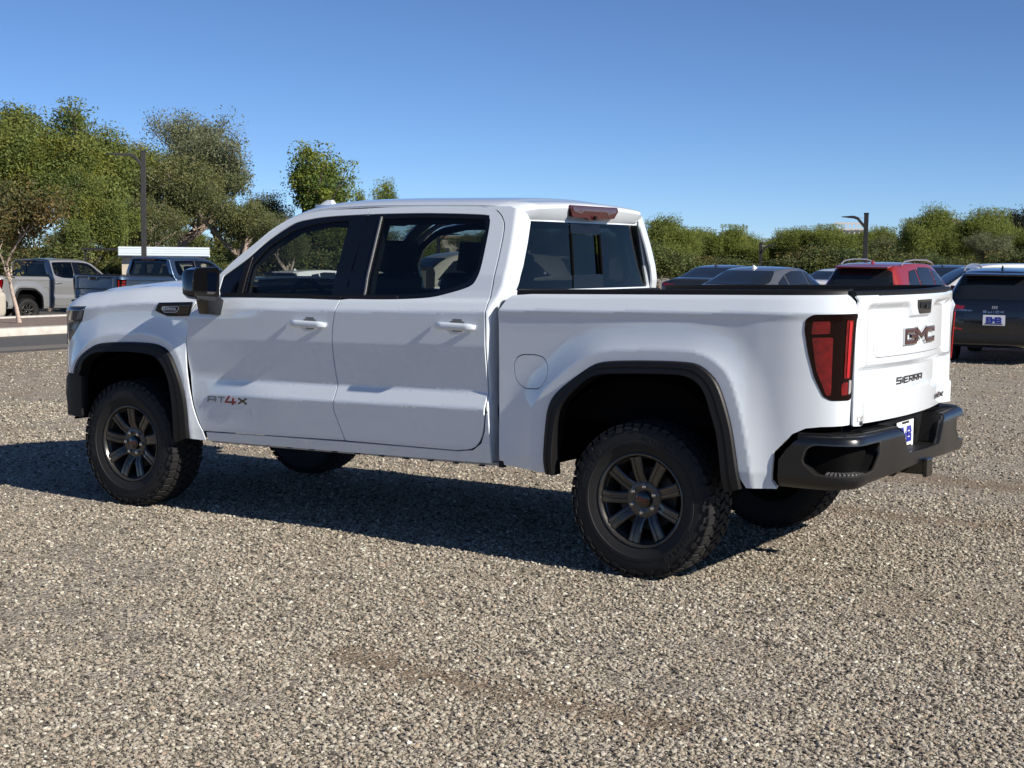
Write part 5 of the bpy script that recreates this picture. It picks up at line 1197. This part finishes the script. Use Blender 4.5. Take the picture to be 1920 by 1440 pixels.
def hill():
    V = []; F = []; n = 60; r = random.Random(4); C = at(1775, 7000)
    hs = []
    for i in range(n+1):
        t = i/n; h = 78*math.exp(-((t-.485)/.018)**2)+62*math.exp(-((t-.52)/.022)**2)+50*math.exp(-((t-.5)/.07)**2)+r.uniform(-4, 4)
        hs.append(h+85)
    w = Vector((math.cos(view_ang(1775)-math.pi/2), math.sin(view_ang(1775)-math.pi/2))); d = Vector((-w.y, w.x))
    for i in range(n+1):
        for j, (hh, dd) in enumerate(((0,-400),(.55,-150),(1,0),(.5,250),(0,500))):
            q = Vector((C.x, C.y))+w*(i/n-.5)*2400+d*dd; V.append((q.x, q.y, -30+hs[i]*hh+r.uniform(-8, 8)*(0 < hh < 1)))
    F = [(i*5+j, (i+1)*5+j, (i+1)*5+j+1, i*5+j+1) for i in range(n) for j in range(4)]
    m = mat('far_hill_rock', (.20,.17,.18), .95); noisy(m, .01, .4)
    mesh_obj('hill', V, F, m, None, kind='structure')
hill()
# ================================================================== TREES
def leaf_mat(name, base, var=.5, trans=.35):
    m = bpy.data.materials.new(name); m.use_nodes = True; n, l, p = nodes(m)
    a = n.new('ShaderNodeAttribute'); a.attribute_name = 'tint'
    mx = n.new('ShaderNodeMix'); mx.data_type = 'RGBA'; mx.blend_type = 'MULTIPLY'; mx.inputs[0].default_value = 1; mx.inputs[6].default_value = (*base, 1); l.new(a.outputs['Color'], mx.inputs[7])
    l.new(mx.outputs[2], p.inputs['Base Color']); p.inputs['Roughness'].default_value = .6; p.inputs['Specular IOR Level'].default_value = .3
    t = n.new('ShaderNodeBsdfTranslucent'); l.new(mx.outputs[2], t.inputs[0]); ms = n.new('ShaderNodeMixShader'); ms.inputs[0].default_value = trans
    l.new(p.outputs[0], ms.inputs[1]); l.new(t.outputs[0], ms.inputs[2]); l.new(ms.outputs[0], n['Material Output'].inputs[0]); return m
LM = dict(broad=leaf_mat('leaf_green', (.175,.205,.055)), pale=leaf_mat('leaf_grey_green', (.20,.215,.11)), olive=leaf_mat('leaf_olive', (.150,.170,.070)), poplar=leaf_mat('leaf_bright_green', (.150,.200,.045)), verde=leaf_mat('leaf_yellow_green', (.225,.265,.070), trans=.5), shrub=leaf_mat('leaf_dark_green', (.115,.138,.050)), street=leaf_mat('leaf_mixed', (.135,.130,.052)), pine=leaf_mat('leaf_pine', (.028,.035,.018)))
M_bark = mat('bark', (.12,.095,.075), .95); noisy(M_bark, 8, .4, bump=.4, dist=.03); M_barkp = mat('pale_bark', (.42,.33,.27), .9); noisy(M_barkp, 10, .3, bump=.3, dist=.02)
def limbs(rng, h, r0, levels, spread, up, trunk_frac, lean=.06, nchild=(3,5), wild=.13):
    """branch skeleton: returns tube pieces and twig ends"""
    mb = MB(); ends = []
    def grow(p, d, L, r, lev):
        n = 4; P = [p]; q = Vector(p); dd = Vector(d)
        for i in range(n):
            dd = (dd+Vector((rng.gauss(0, wild), rng.gauss(0, wild), rng.gauss(up*.10, .08)))).normalized(); q = q+dd*L/n; P.append(q.copy())
        mb.tube(P, [r*(1-.55*i/n) for i in range(n+1)], 6 if lev < 2 else 4, False)
        if lev >= levels: ends.append((P[-1], dd)); ends.append((P[2], dd)); return
        k = rng.randint(*nchild)
        for c in range(k):
            t = rng.uniform(.45, 1.0) if lev else rng.uniform(.6, 1.0); i = min(int(t*n), n-1); s = P[i].lerp(P[i+1], t*n-i)
            a = rng.uniform(0, 2*math.pi)+c*2.4; sp = spread*rng.uniform(.6, 1.25)
            side = Vector((math.cos(a), math.sin(a), 0)); nd = (dd*(1-.45*sp)+side*sp+Vector((0, 0, up*.25))).normalized()
            grow(s, nd, L*rng.uniform(.58, .80), r*.52, lev+1)
        ends.append((P[-1], dd))
    grow(Vector((0, 0, 0)), Vector((rng.gauss(0, lean), rng.gauss(0, lean), 1)).normalized(), h*trunk_frac, r0, 0)
    return mb, ends
def crown(name, m, ends, N, clump, leaf, rng, tint, flat=.7, zmin=.0, droop=0., wide=.42, hang=0.):
    E = np.array([tuple(e[0]) for e in ends]); E = E[E[:, 2] > zmin]; M_ = len(E)
    w = rng.random(M_)**.6+.25; idx = rng.choice(M_, N, p=w/w.sum())
    cl_r = clump*(.6+.9*rng.random(M_))*1.12
    C = E[idx]+np.clip(rng.normal(0, 1, (N, 3)), -1.25, 1.25)*cl_r[idx][:, None]*np.array([1, 1, .8]); C[:, 2] -= droop*rng.random(N)**2
    k = C[:, 2] > zmin; C = C[k]; idx = idx[k]; N = len(C)
    n = rng.normal(0, 1, (N, 3))+np.array([0, 0, flat]); n /= np.linalg.norm(n, axis=1)[:, None]
    a = np.cross(n, rng.normal(0, 1, (N, 3))); a[:, 2] += hang*np.abs(a).sum(1); a /= np.linalg.norm(a, axis=1)[:, None]; b = np.cross(n, a); b /= np.linalg.norm(b, axis=1)[:, None]
    s = leaf*(.6+.8*rng.random(N))[:, None]
    # a leaf: bent lozenge of two triangles
    V = np.stack([C-a*s, C+b*s*wide-n*s*.12, C+a*s, C-b*s*wide-n*s*.12], 1).reshape(-1, 3)
    me = bpy.data.meshes.new(name); me.vertices.add(4*N); me.vertices.foreach_set('co', V.astype(np.float32).ravel())
    f = np.arange(4*N).reshape(-1, 4); T3 = np.stack([f[:, [0, 1, 2]], f[:, [0, 2, 3]]], 1).reshape(-1)
    me.loops.add(6*N); me.loops.foreach_set('vertex_index', T3.astype(np.int32)); me.polygons.add(2*N); me.polygons.foreach_set('loop_start', np.arange(0, 6*N, 3, dtype=np.int32))
    me.update(); me.validate()
    ct = np.array(tint)[rng.integers(0, len(tint), M_)][idx]*(.75+.5*rng.random((N, 1))); col = np.ones((4*N, 4)); col[:, :3] = np.repeat(ct, 4, 0)
    at_ = me.color_attributes.new('tint', 'FLOAT_COLOR', 'POINT'); at_.data.foreach_set('color', col.astype(np.float32).ravel())
    me.materials.append(m); return me
TINTS = dict(broad=[(1,1,1),(1.15,1.1,.9),(.75,.85,.9),(1.3,1.15,.8),(.9,1,1)], pale=[(1,1,1),(1.15,1.12,1.2),(.8,.85,.85),(.95,1.0,1.15)], olive=[(1,1,1),(1.2,1.1,1),(.8,.85,.9),(1.15,1.05,.9)], poplar=[(1,1,1),(.7,.8,.9),(1.35,1.2,.8)], verde=[(1,1,1),(1.12,1.1,.9),(.9,.95,.9),(1.05,1.0,.9)], shrub=[(1,1,1),(1.35,1.3,1.1),(.7,.8,.9),(1.45,1.0,.85),(1.2,1.25,1)], street=[(1,1,1),(1.3,1.0,.85),(.8,1,.9),(1.2,1.15,1),(.7,.8,.8),(1.4,.98,.8)], pine=[(1,1,1),(1.3,1.2,1)])
SPEC = {   # height, trunk radius, levels, spread, up, trunk share, leaves, clump, leaf size, bark
 'broad': (8.6,.22,4,.80,.9,.32,64000,.36,.070,M_bark,(3,4)), 'olive': (7.6,.24,4,.95,.6,.26,46000,.36,.066,M_barkp,(3,4)), 'pale': (8.6,.20,4,.70,1.1,.38,24000,.32,.066,M_bark,(3,4)), 'poplar': (8.4,.18,2,.55,1.5,.40,16000,.32,.09,M_bark,(5,7)), 'verde': (6.4,.16,4,.90,1.25,.26,60000,.42,.105,M_barkp,(2,4)), 'shrub': (3.3,.07,2,.95,.9,.26,20000,.32,.062,M_bark,(5,7)), 'street': (4.6,.075,3,.80,.7,.42,14000,.32,.058,M_barkp,(3,4)), 'pine': (11,.25,2,.75,.9,.55,9000,.75,.14,M_bark,(6,8))}
PROTO = {}
def proto(kind, k):
    if (kind, k) in PROTO: return PROTO[(kind, k)]
    h, r0, lv, sp, up, tf, N, cl, lf, bk, nc = SPEC[kind]; rg = random.Random(f'{kind}{k}'); ng = np.random.default_rng(hash_(kind, k))
    mb, ends = limbs(rg, h, r0, lv, sp, up, tf, nchild=nc, wild=.26 if kind == 'verde' else .13)
    top = max(e[0].z for e in ends); sc = h/(top+cl*.8); ends = [(e[0]*sc, e[1]) for e in ends]; mb.V = [tuple(c*sc for c in v) for v in mb.V]
    o = mb.build('x', bk); smooth_by_angle(o, 60); tm = o.data; bpy.data.objects.remove(o)
    cm = crown('crown', LM[kind], ends, N, cl, lf, ng, TINTS[kind], zmin=h*(.10 if kind in ('shrub', 'verde') else .24 if kind != 'pine' else .5), droop=.3 if kind == 'verde' else .2, wide=.18 if kind == 'verde' else .42, hang=.45 if kind == 'verde' else 0.)
    PROTO[(kind, k)] = (tm, cm, h); return PROTO[(kind, k)]
def hash_(kind, k): return sum(ord(c)*(i+3) for i, c in enumerate(kind))*17+k
def tree(kind, k, u, D, vtop, label, name='tree', group=None, wid=1.0, z0=None, rot=None, cat='tree'):
    """a tree in picture column u whose crown reaches picture row vtop"""
    tm, cm, h = proto(kind, k); p = at(u, D); zb = gz(p.x) if z0 is None else z0
    hor = 457+(u/1920)*23; ht = CAM[2]+(hor-vtop+(14 if kind in ('verde', 'olive', 'broad') else 4))/FPX*D-zb; s = ht/h
    e = empty(name, (p.x, p.y, zb), rot if rot is not None else (u*.37+k*1.3) % 6.28, label, cat, group)
    t = bpy.data.objects.new('trunk', tm); link(t, e); t.scale = (s*wid, s*wid, s)
    c = bpy.data.objects.new('crown', cm); link(c, e); c.scale = (s*wid, s*wid, s); return e
GL_ = 'large green trees beyond the left parking lot'
for i, (kd, k, u, D, v, w, lab) in enumerate([
    ('broad',0,-50,66,232,1.1,'broad dense green tree behind the cream crossover'), ('broad',1,112,62,214,1.0,'tallest dense green tree behind the silver pickup'), ('broad',2,205,66,262,.95,'dense green tree just behind the tall lamp post'), ('broad',2,20,60,262,1.1,'lower bushy green tree behind the street tree'),
    ('pale',0,305,74,212,.85,'airy grey-green treetop rising behind the tall lamp post'), ('olive',0,350,64,300,1.05,'olive-green tree with pale leaning limbs behind the shed'), ('pale',1,432,72,246,.95,'airy grey-green tree with bare twigs on its edge'), ('olive',1,448,62,348,.8,'dull olive tree beside the airy grey-green one'), ('broad',1,160,58,330,.9,'bushy green tree low behind the silver pickup'), ('olive',0,270,60,380,.9,'low brownish olive tree above the shed'),
    ('poplar',0,555,68,274,1.0,'upright clumpy bright green tree against the sky'), ('poplar',1,632,74,322,.8,'small pointed green tree beside the clumpy one'), ('poplar',0,718,80,343,.55,'green treetop peeping over the pickup roof'), ('olive',1,535,60,412,.7,'brownish olive bush tree before the clumpy green tree'), ('poplar',1,668,82,365,.5,'low green treetop beside the thin mast')]):
    tree(kd, k, u, D, v, lab, 'tree', GL_, w)
tree('olive', 0, 492, 70, 372, 'olive tree filling in behind the pickup windshield pillar', 'tree', GL_, .9, rot=.7); tree('broad', 1, 600, 72, 392, 'green tree low behind the pickup roof aerial', 'tree', GL_, .8, rot=2.7)
for i, (kd, k, u, D, v, lab) in enumerate([('broad',2,610,66,410,'green tree seen through the front window of the cab'), ('olive',0,690,70,425,'olive tree hidden behind the pickup cab'), ('verde',0,800,75,432,'yellow-green tree seen through the rear door window'), ('verde',1,930,78,430,'yellow-green tree behind the pickup cab corner'), ('verde',0,1060,74,428,'yellow-green tree behind the pickup rear window')]):
    tree(kd, k, u, D, v, lab, 'tree', 'trees behind the white pickup', 1.1)
GR_ = 'feathery yellow-green trees beyond the right parking row'
for i, (u, D, v, lab) in enumerate([(1300,72,440,'feathery tree filling in behind the tree beside the cab'), (1410,70,462,'low feathery tree just left of the short lamp post'), (1480,72,450,'feathery tree just right of the short lamp post'), (1655,70,446,'feathery tree right beside the taller lamp post'), (1765,68,436,'feathery tree in the dip below the far hill')]): tree('verde', i % 4, u, D, v, lab, 'tree', GR_, 1.5, rot=i*2.1)
labs = ['rounded feathery tree beside the pickup cab', 'second feathery tree along from the pickup cab', 'low feathery tree left of the short lamp post', 'feathery tree behind the short lamp post', 'feathery tree between the two black lamp posts', 'feathery tree just before the white block', 'feathery tree behind the taller black lamp post', 'feathery tree past the taller black lamp post', 'highest feathery tree beside the far hill', 'wide feathery tree below the far hill', 'high feathery tree next to the dark pines', 'feathery tree below the dark pines', 'feathery tree at the end of the row past the black crossover', 'feathery tree beyond the end of the row']
for i, (u, D, v, w) in enumerate([(1262,66,414,1.0),(1328,70,436,.95),(1385,74,460,1.0),(1450,76,446,1.0),(1505,70,440,.9),(1572,66,436,1.1),(1625,72,438,.95),(1690,66,432,.95),(1742,64,398,.78),(1790,70,428,1.1),(1838,64,404,.85),(1890,62,438,1.05),(1950,64,424,1.0),(2040,66,414,1.1)]):
    tree('olive' if i in (3, 7) else 'pale' if i in (11,) else 'verde', i % (2 if i in (3, 7, 5, 11) else 4), u, D, v, labs[i], 'tree', GR_, w*1.25, rot=i*1.9)
for i, (u, D, v, lab) in enumerate([(1885,150,402,'dark pine with a pale trunk against the sky'), (1925,150,396,'dark pine cut by the picture edge')]): tree('pine', i, u, D, v, lab, 'pine_tree', 'dark pines', .8)
sl = ['dark shrub beside the pickup cab corner', 'dark shrub next to the dark grey crossover', 'dark shrub behind the dark grey crossover', 'dark shrub behind the grey sedan roof', 'dark shrub right of the short lamp post', 'bushy dark shrub between the grey sedan and the red crossover', 'dark bush with reddish leaves behind the red crossover', 'dark shrub below the taller lamp post', 'dark shrub right of the taller lamp post', 'shrub with pale flowers behind the red crossover', 'dark shrub between the red and black crossovers', 'dark shrub behind the white crossover', 'dark shrub behind the black crossover roof', 'last dark shrub along the row']
for i, (u, D, v, w) in enumerate([(1238,56,444,1.0),(1282,57,474,1.0),(1335,58,482,1.1),(1395,58,482,1.0),(1465,57,478,1.0),(1525,56,460,1.1),(1572,57,458,1.1),(1615,58,480,1.0),(1668,58,462,1.0),(1705,57,470,1.0),(1762,57,474,1.0),(1815,58,480,1.0),(1868,57,474,1.0),(1930,56,464,1.1)]):
    tree('shrub', i % 3, u, D, v, sl[i], 'shrub', 'dark shrubs before the feathery trees', w*1.25, rot=i*2.3, cat='shrub')
for i, (u, D, v, lab) in enumerate([(225,70,470,'low brown-green shrub beside the shed'), (250,58,482,'olive shrub behind the blue pickup bed'), (205,56,490,'small shrub above the silver pickup hood'), (420,60,470,'green shrub behind the blue pickup cab')]): tree('shrub', i % 3, u, D, v, lab, 'shrub', 'shrubs round the shed', 1.2, cat='shrub')
for i, (u, D, v, w) in enumerate([(-40,57,440,1.5),(25,58,452,1.5),(90,57,448,1.5),(150,59,455,1.5),(205,60,462,1.3),(395,66,448,1.5),(455,64,440,1.5),(505,66,430,1.4),(560,64,438,1.4),(620,66,452,1.4)]):
    tree('shrub', i % 3, u, D, v, ['leafy bush behind the cream crossover', 'leafy bush behind the street tree trunk', 'leafy bush behind the silver pickup roof', 'leafy bush above the silver pickup windshield', 'leafy bush left of the shed', 'leafy bush right of the shed', 'leafy bush behind the pickup windshield pillar', 'leafy bush below the brownish olive tree', 'leafy bush below the clumpy green tree', 'leafy bush seen through the front window of the cab'][i], 'shrub', 'bushes filling in below the large trees', w, rot=i*1.7, cat='shrub')
for i in range(18):
    tree(('verde', 'broad', 'olive')[i % 3], i % 2, -120+i*126, 104+(i*29 % 17), 452-(i*13 % 9), 'distant tree filling the skyline behind the nearer trees', 'tree', 'distant trees along the skyline', 1.5, rot=i*.9)
st = tree('street', 0, 34, 31.5, 345, 'small street tree with pale trunk and reddish leaves on the planting strip', 'street_tree', None, 1.0, .11, rot=2.2)
# unseen trees added behind the photographer, only to be mirrored in paint and glass
for i in range(9): 
    tm, cm, h = proto(('broad', 'verde', 'olive')[i % 3], i % 2); e = empty('tree', (-34+i*9.5, 52+(i*37 % 11), 0), i*1.1, 'unseen tree added behind the photographer to be mirrored in the paint', 'tree', 'unseen trees added for reflections')
    for nm, me in (('trunk', tm), ('crown', cm)): o = bpy.data.objects.new(nm, me); link(o, e); o.scale = (.8, .8, .62)
